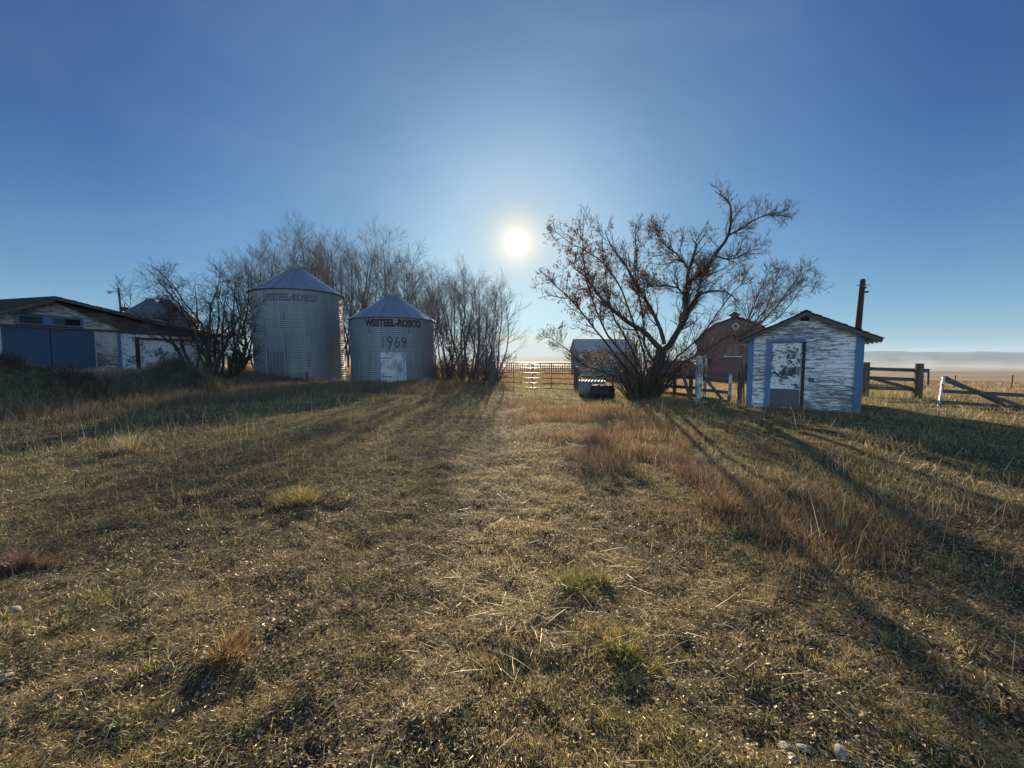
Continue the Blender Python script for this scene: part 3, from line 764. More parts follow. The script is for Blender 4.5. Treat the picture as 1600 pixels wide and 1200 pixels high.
# ------------------------------------------------------------------ red barn and grey building
def build_barn():
    C = at(1146, 595, 50); hw = 4.45; base = h1(C[0], 50) - .1
    t = thing('red_barn', 'faded red gambrel-roofed barn with a cupola, half hidden by the bare tree', 'barn', (C[0], C[1], base), R(-27))
    zt = lambda py: at(1146, py, 50)[2] - base
    ze, zk, zp = zt(533), zt(509), zt(496)
    kx = hw * .60; D = 14
    pts = [(-hw, 0), (hw, 0), (hw, ze), (kx, zk), (0, zp), (-kx, zk), (-hw, ze)]
    mb = MB(); n = len(pts)
    mb.add([(x, 0, z) for x, z in pts] + [(x, D, z) for x, z in pts], [tuple(range(n)), tuple(range(2 * n - 1, n - 1, -1)), (1, 1 + n, 2 + n, 2), (0 + n, 0, 6, 6 + n)])
    topf = lambda x: float(np.interp(abs(x), [0, kx, hw], [zp, zk, ze]))
    for i in range(44):
        a = -hw + 2 * hw * i / 44; b = a + 2 * hw / 44 * .93
        mb.hexa([(a, -.03, 0), (b, -.03, 0), (b, -.002, 0), (a, -.002, 0), (a, -.03, topf(a)), (b, -.03, topf(b)), (b, -.002, topf(b)), (a, -.002, topf(a))])
    mb.build('wall', M_REDBARN, t)
    rf = MB(); oh = .35
    for s in (-1, 1):
        segs = [((0, zp + .05), (s * kx, zk + .05)), ((s * kx, zk + .05), (s * (hw + .35), ze - .1))]
        for (xa, za), (xb, zb_) in segs:
            d = Vector((xb - xa, 0, zb_ - za)).normalized(); nn = Vector((-d.z, 0, d.x)); nn = nn if nn.z > 0 else -nn
            P = [(xa, -oh, za), (xb, -oh, zb_), (xb, D + oh, zb_), (xa, D + oh, za)]
            rf.hexa(P + [(x + nn.x * .12, y, z + nn.z * .12) for x, y, z in P])
    roof = rf.build('roof', M_REDROOF if False else M_SHINGLE, t)
    c = MB(); cz = zp
    c.box(-.5, .5, 3.0, 4.0, cz - .2, cz + .6)
    cu = c.build('cupola', M_REDBARN, roof)
    c = MB(); c.add([(-.7, 2.8, cz + .6), (.7, 2.8, cz + .6), (.7, 4.2, cz + .6), (-.7, 4.2, cz + .6), (0, 3.5, cz + 1.15)], [(0, 1, 4), (1, 2, 4), (2, 3, 4), (3, 0, 4), (3, 2, 1, 0)]); c.build('cupola_roof', M_SHINGLE, roof)
    # diamond and windows
    dz = zt(510); s = .42
    m = MB()
    P = [(0, dz - s), (s, dz), (0, dz + s), (-s, dz)]
    for i in range(4):
        a = P[i]; b = P[(i + 1) % 4]; m.bar((a[0], -.05, a[1]), (b[0], -.05, b[1]), .05, .11)
    m.build('ornament', M_WHITE, t)
    for wx in (-.75,):
        z0, z1 = zt(556), zt(536); xa, xb = wx - .2, wx + 1.4
        f = MB()
        for a, b, c_, d_ in ((xa, xb, z0, z0 + .12), (xa, xb, z1 - .1, z1), (xa, xa + .14, z0, z1), (xb - .14, xb, z0, z1), (xa + .7, xa + .82, z0, z1)): f.box(a, b, -.08, -.03, c_, d_)
        w = f.build('window', M_WOOD, t); g_ = MB(); g_.box(xa + .12, xb - .12, -.045, -.035, z0 + .1, z1 - .08); g_.build('pane', M_GLASS, w)
        g_ = MB(); g_.box(xa - .2, xb + .2, -.35, -.03, z0 - .16, z0 - .02); g_.build('sill', M_WHITE, w)
    d = MB(); d.box(.9, 3.2, -.09, -.04, 0, 2.4); d.build('door', M_DARKWOOD, t)
build_barn()

def build_grey_barn():
    C = at(902, 590, 42); base = h1(C[0], 42) - .15
    t = thing('grey_barn', 'small weathered grey building behind the gate and the bare tree', 'barn', (C[0], C[1], base), R(4))
    z = lambda py: at(902, py, 42)[2] - base
    ze, zr = z(548), z(530); L = 6.6; D = 3.2; rise = zr - ze
    mb = MB(); clap(mb, 0, L, 0, ze, 0, .2, None, (), random.Random(5), .03, .01)
    pts = [(0, 0), (D, 0), (D, ze), (D / 2, zr), (0, ze)]
    mb.add([(0, y, zz) for y, zz in pts] + [(L, y, zz) for y, zz in pts], [(4, 3, 2, 1, 0), (5, 6, 7, 8, 9), (1, 2, 7, 6)])
    mb.build('wall', M_GREYSIDE, t)
    r = MB()
    for y0, y1 in ((-.18, D / 2), (D + .18, D / 2)):
        zl = ze - .18 * rise / (D / 2) + .03
        P = [(-.15, y0, zl), (L + .15, y0, zl), (L + .15, y1, zr + .03), (-.15, y1, zr + .03)]
        r.hexa(P + [(x, y, zz + .08) for x, y, zz in P])
    r.build('roof', M_GREYROOF, t)
    # low rust-red shed further back between tree and barn
    p = ground_pt(1052, 62); b = thing('low_shed', 'low distant shed with a rusty red roof glimpsed left of the red barn', 'shed', p, 0)
    m = MB(); m.box(-3, 4, 0, 3, 0, 1.7); m.build('wall', M_GREYSIDE, b)
    m = MB(); m.hexa([(-3.2, -.3, 1.5), (4.2, -.3, 1.5), (4.2, 3.3, 2.6), (-3.2, 3.3, 2.6), (-3.2, -.3, 1.6), (4.2, -.3, 1.6), (4.2, 3.3, 2.7), (-3.2, 3.3, 2.7)]); m.build('roof', M_REDROOF, b)
build_grey_barn()

# ------------------------------------------------------------------ gates, fences, posts
def post(px, py_top, Y, rad, name='fence_post', label='', mat=None, lean=(0, 0), square=False, group=None, n=9):
    p = ground_pt(px, Y); top = at(px, py_top, Y)[2]; h = top - p[2]
    m = MB(); rng = random.Random(int(px * 7 + Y))
    if square: m.bar((0, 0, -.1), (lean[0], lean[1], h), rad * 2, rad * 1.6, up=(0, 1, 0))
    else:
        k = 6; pts = [(lean[0] * i / k + rng.uniform(-.008, .008), lean[1] * i / k + rng.uniform(-.008, .008), -.1 + (h + .1) * i / k) for i in range(k + 1)]
        m.tube(pts, [rad * rng.uniform(.92, 1.06) for _ in pts], n)
    o = m.build(name, mat or M_POST, None); o.location = tuple(p)
    return tag(o, label, 'post', group)

def build_gates():
    # big tube gate
    A = ground_pt(778, 21.7); B = ground_pt(897, 19.0)
    d = Vector(B) - Vector(A); L = Vector((d.x, d.y, 0)).length; rz = math.atan2(d.y, d.x)
    t = thing('farm_gate', 'wide tubular steel farm gate closing the grassy track in the middle', 'gate', (A[0], A[1], 0.03), rz)
    zl0, zl1 = at(778, 604, 21.7)[2], at(778, 567, 21.7)[2]; zr0, zr1 = at(897, 608.5, 19.)[2], at(897, 568, 19.)[2]
    zl0, zl1, zr0, zr1 = (q - .03 for q in (zl0, zl1, zr0, zr1))
    for i in range(6):
        f = i / 5; m = MB(); m.tube([(0, 0, zl0 + (zl1 - zl0) * f), (L, 0, zr0 + (zr1 - zr0) * f)], .021 if 0 < i < 5 else .024, 8); m.build('rail', M_GATE, t, True)
    for s in (0, 1):
        m = MB(); x = L * s; m.tube([(x, 0, (zl0, zr0)[s]), (x, 0, (zl1, zr1)[s])], .026, 8); m.build('end_post', M_GATE, t, True)
    for s in (.235, .49, .735):
        m = MB(); x = L * s; a = zl0 + (zr0 - zl0) * s; b = zl1 + (zr1 - zl1) * s; m.bar((x, -.027, a), (x, -.027, b), .035, .008, up=(0, 1, 0)); m.build('brace', M_GATE, t)
    post(771, 563, 21.9, .14, label='thick weathered wooden post at the left end of the wide steel gate')
    post(900.5, 573, 18.7, .115, label='round weathered wooden post between the wide and the narrow steel gates')
    # small gate panel
    A = ground_pt(906, 17.9); B = ground_pt(957, 17.5); d = Vector(B) - Vector(A); L = Vector((d.x, d.y, 0)).length
    t = thing('gate_panel', 'narrow four-bar steel gate panel behind the pipe beside the bare tree', 'gate', (A[0], A[1], A[2]), math.atan2(d.y, d.x))
    z1 = at(906, 580, 17.9)[2] - A[2]; z0 = at(906, 612, 17.9)[2] - A[2]
    for i in range(5):
        m = MB(); z = z0 + (z1 - z0) * i / 4; m.tube([(0, 0, z), (L, 0, z + .02)], .024, 8); m.build('rail', M_PANEL, t, True)
    for x in (0, L): m = MB(); m.tube([(x, 0, 0), (x, 0, z1 + .03)], .03, 8); m.build('end_post', M_PANEL, t, True)
    # culvert pipe and the black barrel
    p = ground_pt(925, 15.9); t = thing('culvert_pipe', 'short pale galvanised corrugated pipe lying in the grass below the narrow gate', 'pipe', (p[0], p[1], p[2] + .33), R(-14))
    Ls = 1.05; rr = .36; n = 28; ns = 60; V = []; F = []
    for i in range(ns + 1):
        x = -Ls / 2 + Ls * i / ns; r_ = rr + .020 * math.sin(2 * PI * i / ns * 8)
        for k in range(n): a = 2 * PI * k / n; V.append((x, r_ * math.cos(a), r_ * math.sin(a)))
    for i in range(ns):
        for k in range(n): F.append((i * n + k, i * n + (k + 1) % n, (i + 1) * n + (k + 1) % n, (i + 1) * n + k))
    MB().add(V, F).build('shell', M_GALV, t, True)
    m = MB(); m.tube([(-Ls / 2 + .05, 0, 0), (Ls / 2 - .05, 0, 0)], rr - .04, 24); m.build('shade_plug', M_DARK, t)  # solid black plug that stands in for the shade inside the pipe
    p = ground_pt(941, 15.1); t = thing('black_barrel', 'black ribbed barrel lying on its side against the pale corrugated pipe', 'barrel', (p[0], p[1], p[2] + .29), R(-38))
    pts = []; rad = []
    for x, r_ in ((-.42, .24), (-.40, .29), (-.16, .30), (-.15, .315), (-.12, .315), (-.11, .30), (.11, .30), (.12, .315), (.15, .315), (.16, .30), (.40, .29), (.42, .24)): pts.append((x, 0, 0)); rad.append(r_)
    m = MB(); m.tube(pts, rad, 28); m.build('body', M_BLACK, t, False)
    m = MB(); m.tube([(-.425, 0, .15), (-.44, 0, .15)], .035, 10); m.build('bung', M_RUST, t)
    # wooden gate left of the shed
    post(1091, 556, 12.6, .085, label='thick whitewashed wooden post left of the little wooden gate', mat=M_WPOST, square=True)
    post(1100.5, 555, 12.9, .035, label='thin pale upright board beside the thick whitewashed post', mat=M_WPOST, square=True)
    A = ground_pt(1097, 12.7); B = ground_pt(1141, 12.1); d = Vector(B) - Vector(A); L = Vector((d.x, d.y, 0)).length
    t = thing('wooden_gate', 'little wooden gate with a diagonal brace and white end board', 'gate', (A[0], A[1], A[2]), math.atan2(d.y, d.x))
    g = .02
    for za, zb_, hh in ((.98, .93, .05), (.79, .73, .13), (.42, .38, .10), (.14, .08, .12)):
        m = MB(); m.bar((-.05, 0, za), (L - .02, 0, zb_), .035, hh); m.build('rail', M_WOOD, t)
    m = MB(); m.bar((L - .03, -.04, .02), (L, -.04, 1.0), .09, .03, up=(0, 1, 0)); m.build('end_board', M_WPOST, t)
    m = MB(); m.bar((.0, -.04, .92), (L * .78, -.04, .10), .03, .09); m.build('brace', M_WOOD, t)
    post(1155, 577, 11.9, .075, label='dark weathered post standing right against the small white shed', mat=M_POST)
    post(1163, 528, 12.0, .028, label='thin reddish crooked sapling stick rising beside the dark post', mat=M_TWIG, lean=(-.12, 0), n=6)
    # fence behind the tree towards the wooden gate
    A = ground_pt(1030, 15.6); B = ground_pt(1092, 13.6); d = Vector(B) - Vector(A); L = Vector((d.x, d.y, 0)).length
    t = thing('board_fence', 'grey board fence running behind the bare tree to the whitewashed post', 'fence', (A[0], A[1], A[2]), math.atan2(d.y, d.x))
    for z, h_ in ((.86, .13), (.48, .12), (.20, .12)): m = MB(); m.bar((-.6, 0, z - .02), (L, 0, z + .03), .035, h_); m.build('rail', M_WOOD, t)
    for x, ln in ((L * .38, .0), (L * .78, .0)): m = MB(); m.bar((x, .06, 0), (x + ln, .06, 1.15), .10, .09, up=(0, 1, 0)); m.build('post', M_POST, t)
    a = ground_pt(1080, 13.4); m = MB(); m.bar((0, 0, 0), (-.36, 0, 1.05), .09, .06, up=(0, 1, 0)); o = m.build('leaning_board', M_WOOD); o.location = tuple(a); tag(o, 'grey board leaning left across the fence behind the bare tree', 'board')
    # fence section right of the shed
    A = ground_pt(1350, 13.6); B = ground_pt(1433, 12.9); d = Vector(B) - Vector(A); L = Vector((d.x, d.y, 0)).length
    t = thing('rail_fence', 'dark three-rail fence section with a diagonal brace right of the white shed', 'fence', (A[0], A[1], A[2]), math.atan2(d.y, d.x))
    hz = at(1350, 566, 13.6)[2] - A[2]; h2 = at(1433, 568, 12.9)[2] - A[2]
    for x, hh, b0 in ((0, hz, 0), (L, h2, B[2] - A[2])):
        m = MB(); m.tube([(x, 0, b0 - .1), (x + .01, .01, hh * .5), (x, 0, hh)], [.125, .115, .11], 10); m.build('post', M_POST, t)
    for za, zb_, hh, xe in ((hz - .22, h2 - .24, .12, L + .28), (hz - .55, h2 - .55, .12, L), (hz - .93, h2 - .88, .12, L)):
        m = MB(); m.bar((-1.3, .13, za + .03), (xe, .13, zb_), .04, hh); m.build('rail', M_WOOD, t)
    m = MB(); m.bar((0, .175, hz - .50), (L, .175, h2 - .90), .035, .11); m.build('brace', M_WOOD, t)
    m = MB(); m.bar((L + .26, .13, h2 - .29), (L + .27, .13, h2 - .72), .05, .03, up=(0, 1, 0)); m.build('hanging_board', M_WOOD, t)
    # broken gate sagging at the right edge
    A = ground_pt(1466, 10.9); B = ground_pt(1640, 10.0); d = Vector(B) - Vector(A); L = Vector((d.x, d.y, 0)).length
    t = thing('broken_gate', 'broken wooden gate sagging into the grass at the right edge, white end board', 'gate', (A[0], A[1], A[2]), math.atan2(d.y, d.x))
    zz = lambda px, py: at(px, py, 10.9 + (10.0 - 10.9) * (px - 1466) / 174)[2] - A[2]
    xx = lambda px: L * (px - 1466) / 174.
    m = MB(); m.bar((xx(1466), -.03, -.05), (xx(1470), -.03, zz(1470, 589)), .05, .09, up=(0, 1, 0)); m.build('end_board', M_WPOST, t)
    for (a, b, c, d_, y, h_) in ((1468, 591, 1508, 606, 0, .10), (1475, 590, 1575, 634, .045, .09), (1468, 611, 1640, 620, 0, .10), (1500, 603, 1640, 650, -.045, .09), (1470, 628, 1600, 637, 0, .09), (1470, 590, 1478, 590, 0, .08)):
        m = MB(); m.bar((xx(a), y, zz(a, b)), (xx(c), y, zz(c, d_)), .03, h_); m.build('rail', M_WOOD, t)
    # dark posts between garage and tall bin
    for px, pt, Y, lab in ((359.5, 556, 23.5, 'left of two dark stub posts between the garage and the tallest bin'), (369.5, 553, 22.4, 'right of two dark stub posts between the garage and the tallest bin')):
        post(px, pt, Y, .10, label=lab, mat=M_DARKWOOD)
    # far line of stakes in the field beyond the gate
    A = ground_pt(792, 62); t = thing('picket_fence', 'far line of dark upright stakes crossing the field beyond the steel gate', 'fence', A)
    rng = random.Random(5)
    for i in range(44):
        x = i * .36; m = MB(); z = h1(A[0] + x, 62) - A[2]; h_ = 1.25 * rng.uniform(.75, 1.15); m.bar((x, 0, z - .1), (x + rng.uniform(-.05, .05), 0, z + h_), .13, .06, up=(0, 1, 0)); m.build('stake', M_POST, t)
    m = MB(); m.bar((-.2, .05, 1.0), (44 * .36, .05, 1.0 + h1(A[0] + 15.8, 62) - A[2]), .05, .1); m.build('rail', M_POST, t)
    # wire fence across the right field
    x0 = ground_pt(1440, 26); t = thing('wire_fence', 'thin wire fence with slim stakes crossing the tan field at the right', 'fence', x0)
    tops = []
    for i, px in enumerate((1440, 1490, 1579, 1690)):
        q = ground_pt(px, 26 - i * 1.2); q = q - x0; m = MB(); h_ = 1.05; m.tube([(q[0], q[1], q[2] - .1), (q[0] + .05, q[1], q[2] + h_)], .035, 6); m.build('post', M_POST, t); tops.append(q)
    for zf in (.95, .65, .35):
        m = MB(); m.tube([(q[0] + .03, q[1], q[2] + zf) for q in tops], .006, 4); m.build('wire', M_WIRE, t)
build_gates()

def build_poles():
    # utility pole behind the shed
    a = at(1340.5, 515, 17.5); b = at(1348, 436, 17.5); dx = (b[0] - a[0]) / (b[2] - a[2])
    z0 = h1(a[0], 17.5); x0 = a[0] - dx * (a[2] - z0)
    t = thing('utility_pole', 'dark wooden utility pole rising behind the small white shed', 'utility pole', (x0, 17.5, z0))
    H_ = b[2] - z0; m = MB(); m.tube([(0, 0, -.2), (dx * H_ * .5, 0, H_ * .5), (dx * H_, 0, H_ - .05), (dx * H_, 0, H_)], [.14, .125, .105, .07], 14); m.build('pole', M_DARKWOOD, t, True)
    m = MB(); m.bar((dx * H_ - .32, -.05, H_ - .28), (dx * H_ + .02, -.05, H_ - .28), .03, .03); m.build('bracket', M_RUST, t)
    m = MB(); n = 12; m.tube([(dx * H_ + .2 + .09 * math.cos(2 * PI * k / n), -.03, H_ - .27 + .04 * math.sin(2 * PI * k / n)) for k in range(n + 1)], .010, 5); m.build('wire_loop', M_WIRE, t)
    m = MB(); m.tube([(dx * H_ + .08, 0, H_ - .57), (dx * H_ + .27, 0, H_ - .57)], [.035, .045], 10); m.build('insulator', M_DARK, t)
    m = MB(); m.tube([(dx * H_ + .08, 0, H_ - .40), (dx * H_ + .18, 0, H_ - .38)], [.03, .035], 10); m.build('insulator', M_DARK, t)
    # yard light behind the garage
    p = at(192, 500, 43); z0 = h1(p[0], 43); top = at(189, 450, 43)[2] - z0
    t = thing('yard_light', 'wooden yard pole with a curved lamp arm above the garage roof', 'street lamp', (p[0], 43, z0))
    m = MB(); m.tube([(.2, 0, 0), (-.25, 0, top)], [.17, .11], 10); m.build('pole', M_POST, t, True)
    m = MB(); m.tube([(-.2, 0, top - .45), (-.6, 0, top - .35), (-1.1, 0, top - .42)], .03, 6); m.build('arm', M_GALVOLD, t)
    m = MB(); m.tube([(-1.0, 0, top - .40), (-1.3, 0, top - .45), (-1.55, 0, top - .42)], [.08, .17, .05], 10); m.build('lamp_head', M_GALVR, t)
    m = MB(); m.box(-.05, .55, -.2, .2, top - 2.5, top - 2.1); m.tube([(.3, 0, top - 2.1), (.3, 0, top - 1.7)], .05, 6); m.build('transformer', M_DARK, t)
build_poles()

def build_stones():
    rng = random.Random(8)
    spots = [(1226, 1168, .026, 'flattish pale stone half sunk in grass, leftmost of the stones at the lower right'), (1238, 1184, .019, 'smallest round pale stone near the bottom edge below the flattish one'),
             (1256, 1170, .024, 'mossy tan stone between the flattish stone and the largest round one'), (1314, 1178, .030, 'largest round pale stone near the bottom right corner'),
             (20, 955, .035, 'small white stone near the left edge of the yard'), (11, 1059, .024, 'tiny white stone low at the left edge'), (962, 1095, .02, 'tiny pale stone in the bare soil near bottom centre')]
    for px, py, r, lab in spots:
        v = (600 - py) / 600; d = FW + np.array([1., 0, 0]) * ((px - 800) / 600.) + UP * v
        k = CAM_H / -d[2]
        for _ in range(6): k = (CAM_H - h1(d[0] * k, d[1] * k)) / -d[2]
        x, y = d[0] * k, d[1] * k
        V = []; F = []; nl, ns = 7, 12; sx, sy, sz = rng.uniform(1, 1.4), rng.uniform(.8, 1.1), rng.uniform(.6, .85); ph = rng.uniform(0, 6)
        for i in range(nl + 1):
            th = PI * i / nl
            for j in range(ns):
                a = 2 * PI * j / ns; q = 1 + .12 * math.sin(2 * a + ph) * math.sin(th) + .08 * math.cos(3 * th + ph + a)
                V.append((r * sx * q * math.sin(th) * math.cos(a), r * sy * q * math.sin(th) * math.sin(a), r * sz * q * math.cos(th)))
        for i in range(nl):
            for j in range(ns): F.append((i * ns + j, (i + 1) * ns + j, (i + 1) * ns + (j + 1) % ns, i * ns + (j + 1) % ns))
        o = MB().add(V, F).build('stone', M_STONE, None, True); o.location = (x, y, h1(x, y) + r * sz * .05)
        o.rotation_euler = (rng.uniform(-.3, .3), rng.uniform(-.3, .3), rng.uniform(0, 6)); tag(o, lab, 'stone')
build_stones()

# ------------------------------------------------------------------ trees
def nrm(v): return v / np.maximum(np.linalg.norm(v, axis=-1, keepdims=True), 1e-9)
def tubes(P, Rr, sides):
    """P (M,N,3) polylines, Rr (M,N) radii -> verts, quads"""
    M, N, _ = P.shape
    T = np.empty_like(P); T[:, 1:-1] = P[:, 2:] - P[:, :-2]; T[:, 0] = P[:, 1] - P[:, 0]; T[:, -1] = P[:, -1] - P[:, -2]
    T = nrm(T); ref = np.zeros_like(T); ref[..., 0] = 1.0; bad = np.abs(T[..., 0]) > .9; ref[bad] = (0, 1, 0)
    A = nrm(np.cross(T, ref)); B = np.cross(T, A)
    th = np.arange(sides) * 2 * PI / sides
    V = P[:, :, None, :] + Rr[:, :, None, None] * (A[:, :, None, :] * np.cos(th)[None, None, :, None] + B[:, :, None, :] * np.sin(th)[None, None, :, None])
    idx = np.arange(M * N * sides).reshape(M, N, sides); nx = np.roll(idx, -1, axis=2)
    q = np.stack([idx[:, :-1], nx[:, :-1], nx[:, 1:], idx[:, 1:]], -1).reshape(-1, 4)
    return V.reshape(-1, 3), q
def children(P, Rr, k, t0, t1, ang, ln, N, rng, up=0.15, wig=0.12, rk=0.6, rtip=0.004, prof=0.5, lenvar=0.35, azim=None):
    M, NP, _ = P.shape
    m = M * k; src = np.repeat(np.arange(M), k)
    t = rng.uniform(t0, t1, m)
    f = t * (NP - 1); i0 = np.minimum(f.astype(int), NP - 2); fr = (f - i0)[:, None]
    p = P[src, i0] * (1 - fr) + P[src, i0 + 1] * fr; tan = nrm(P[src, i0 + 1] - P[src, i0])
    r = Rr[src, i0] * (1 - fr[:, 0]) + Rr[src, i0 + 1] * fr[:, 0]
    rv = nrm(rng.normal(size=(m, 3))); perp = nrm(rv - tan * (rv * tan).sum(-1, keepdims=True))
    a = rng.normal(ang, ang * .25, m)[:, None]
    d = nrm(tan * np.cos(a) + perp * np.sin(a))
    plen = np.linalg.norm(P[src, -1] - P[src, 0], axis=-1)
    L = (ln * (1 - prof * t) * rng.uniform(1 - lenvar, 1 + lenvar, m))
    L = np.where(L > plen * 1.2, plen * 1.2, L)
    out = np.empty((m, N, 3)); out[:, 0] = p; cur = p
    w = nrm(rng.normal(size=(m, 3)))
    for j in range(1, N):
        d = nrm(d + np.array([0, 0, up]) + rng.normal(size=(m, 3)) * wig + w * wig * .35)
        cur = cur + d * (L / (N - 1))[:, None]; out[:, j] = cur
    r0 = np.minimum(r * rk, .012 + L * .014) ; s = np.linspace(0, 1, N)[None]
    rr = np.maximum(r0[:, None] * (1 - s) + rtip * s, rtip)
    return out, rr

def bare_tree_mesh(seed, h, nst, spread, lean, k1, k2, k3, ang=.75, up=.16, r0=.11, rt=.0065, wig=.1, t0=.22, ln1=.36):
    """returns trunk (V,q) and crown (V,q)"""
    rng = np.random.default_rng(seed)
    N = 11; M = nst; a = rng.uniform(0, 2 * PI, M); P = np.empty((M, N, 3))
    b = np.stack([np.cos(a), np.sin(a), np.zeros(M)], -1) * rng.uniform(.02, .25, M)[:, None] * (1 if M > 1 else 0); b[:, 2] = -.15
    hs = h * rng.uniform(.72, 1.0, M); hs[0] = h
    d = nrm(np.stack([np.cos(a) * spread + lean[0], np.sin(a) * spread + lean[1], np.ones(M)], -1) + rng.normal(size=(M, 3)) * .05)
    P[:, 0] = b; cur = b
    for j in range(1, N):
        d = nrm(d + np.array([0, 0, .10]) + rng.normal(size=(M, 3)) * wig)
        cur = cur + d * (hs / (N - 1) * 1.05)[:, None]; P[:, j] = cur
    s = np.linspace(0, 1, N)[None]; Rr = r0 * rng.uniform(.7, 1.1, M)[:, None] * (1 - s) ** .85 + .008
    tv, tq = tubes(P, Rr, 7)
    parts = []
    c1 = children(P, Rr, k1, t0, .97, ang, h * ln1, 8, rng, up, wig * 1.1, .6, rt, .72)
    c2 = children(*c1, k2, .12, 1.0, ang * .8, h * .135, 5, rng, up * .7, wig * 1.3, .6, rt * .9, .35)
    parts += [tubes(*c1, 4), tubes(*c2, 3)]
    if k3:
        c3 = children(*c2, k3, .15, 1.0, ang * .75, h * .06, 3, rng, up * .5, wig * 1.4, .7, rt * .8, .2); parts.append(tubes(*c3, 3))
    off = 0; VV = []; QQ = []
    for v, q in parts: VV.append(v); QQ.append(q + off); off += len(v)
    return (tv, tq), (np.vstack(VV), np.vstack(QQ))
def make_tree(name, label, loc, rz, data, group=None, mt=None, mc=None):
    t = thing(name, label, 'tree', loc, rz, group)
    np_mesh('trunk', data[0][0], data[0][1], None, mt or M_BARK, t, smooth=True)
    np_mesh('crown', data[1][0], data[1][1], None, mc or M_TWIG, t, smooth=False)
    return t

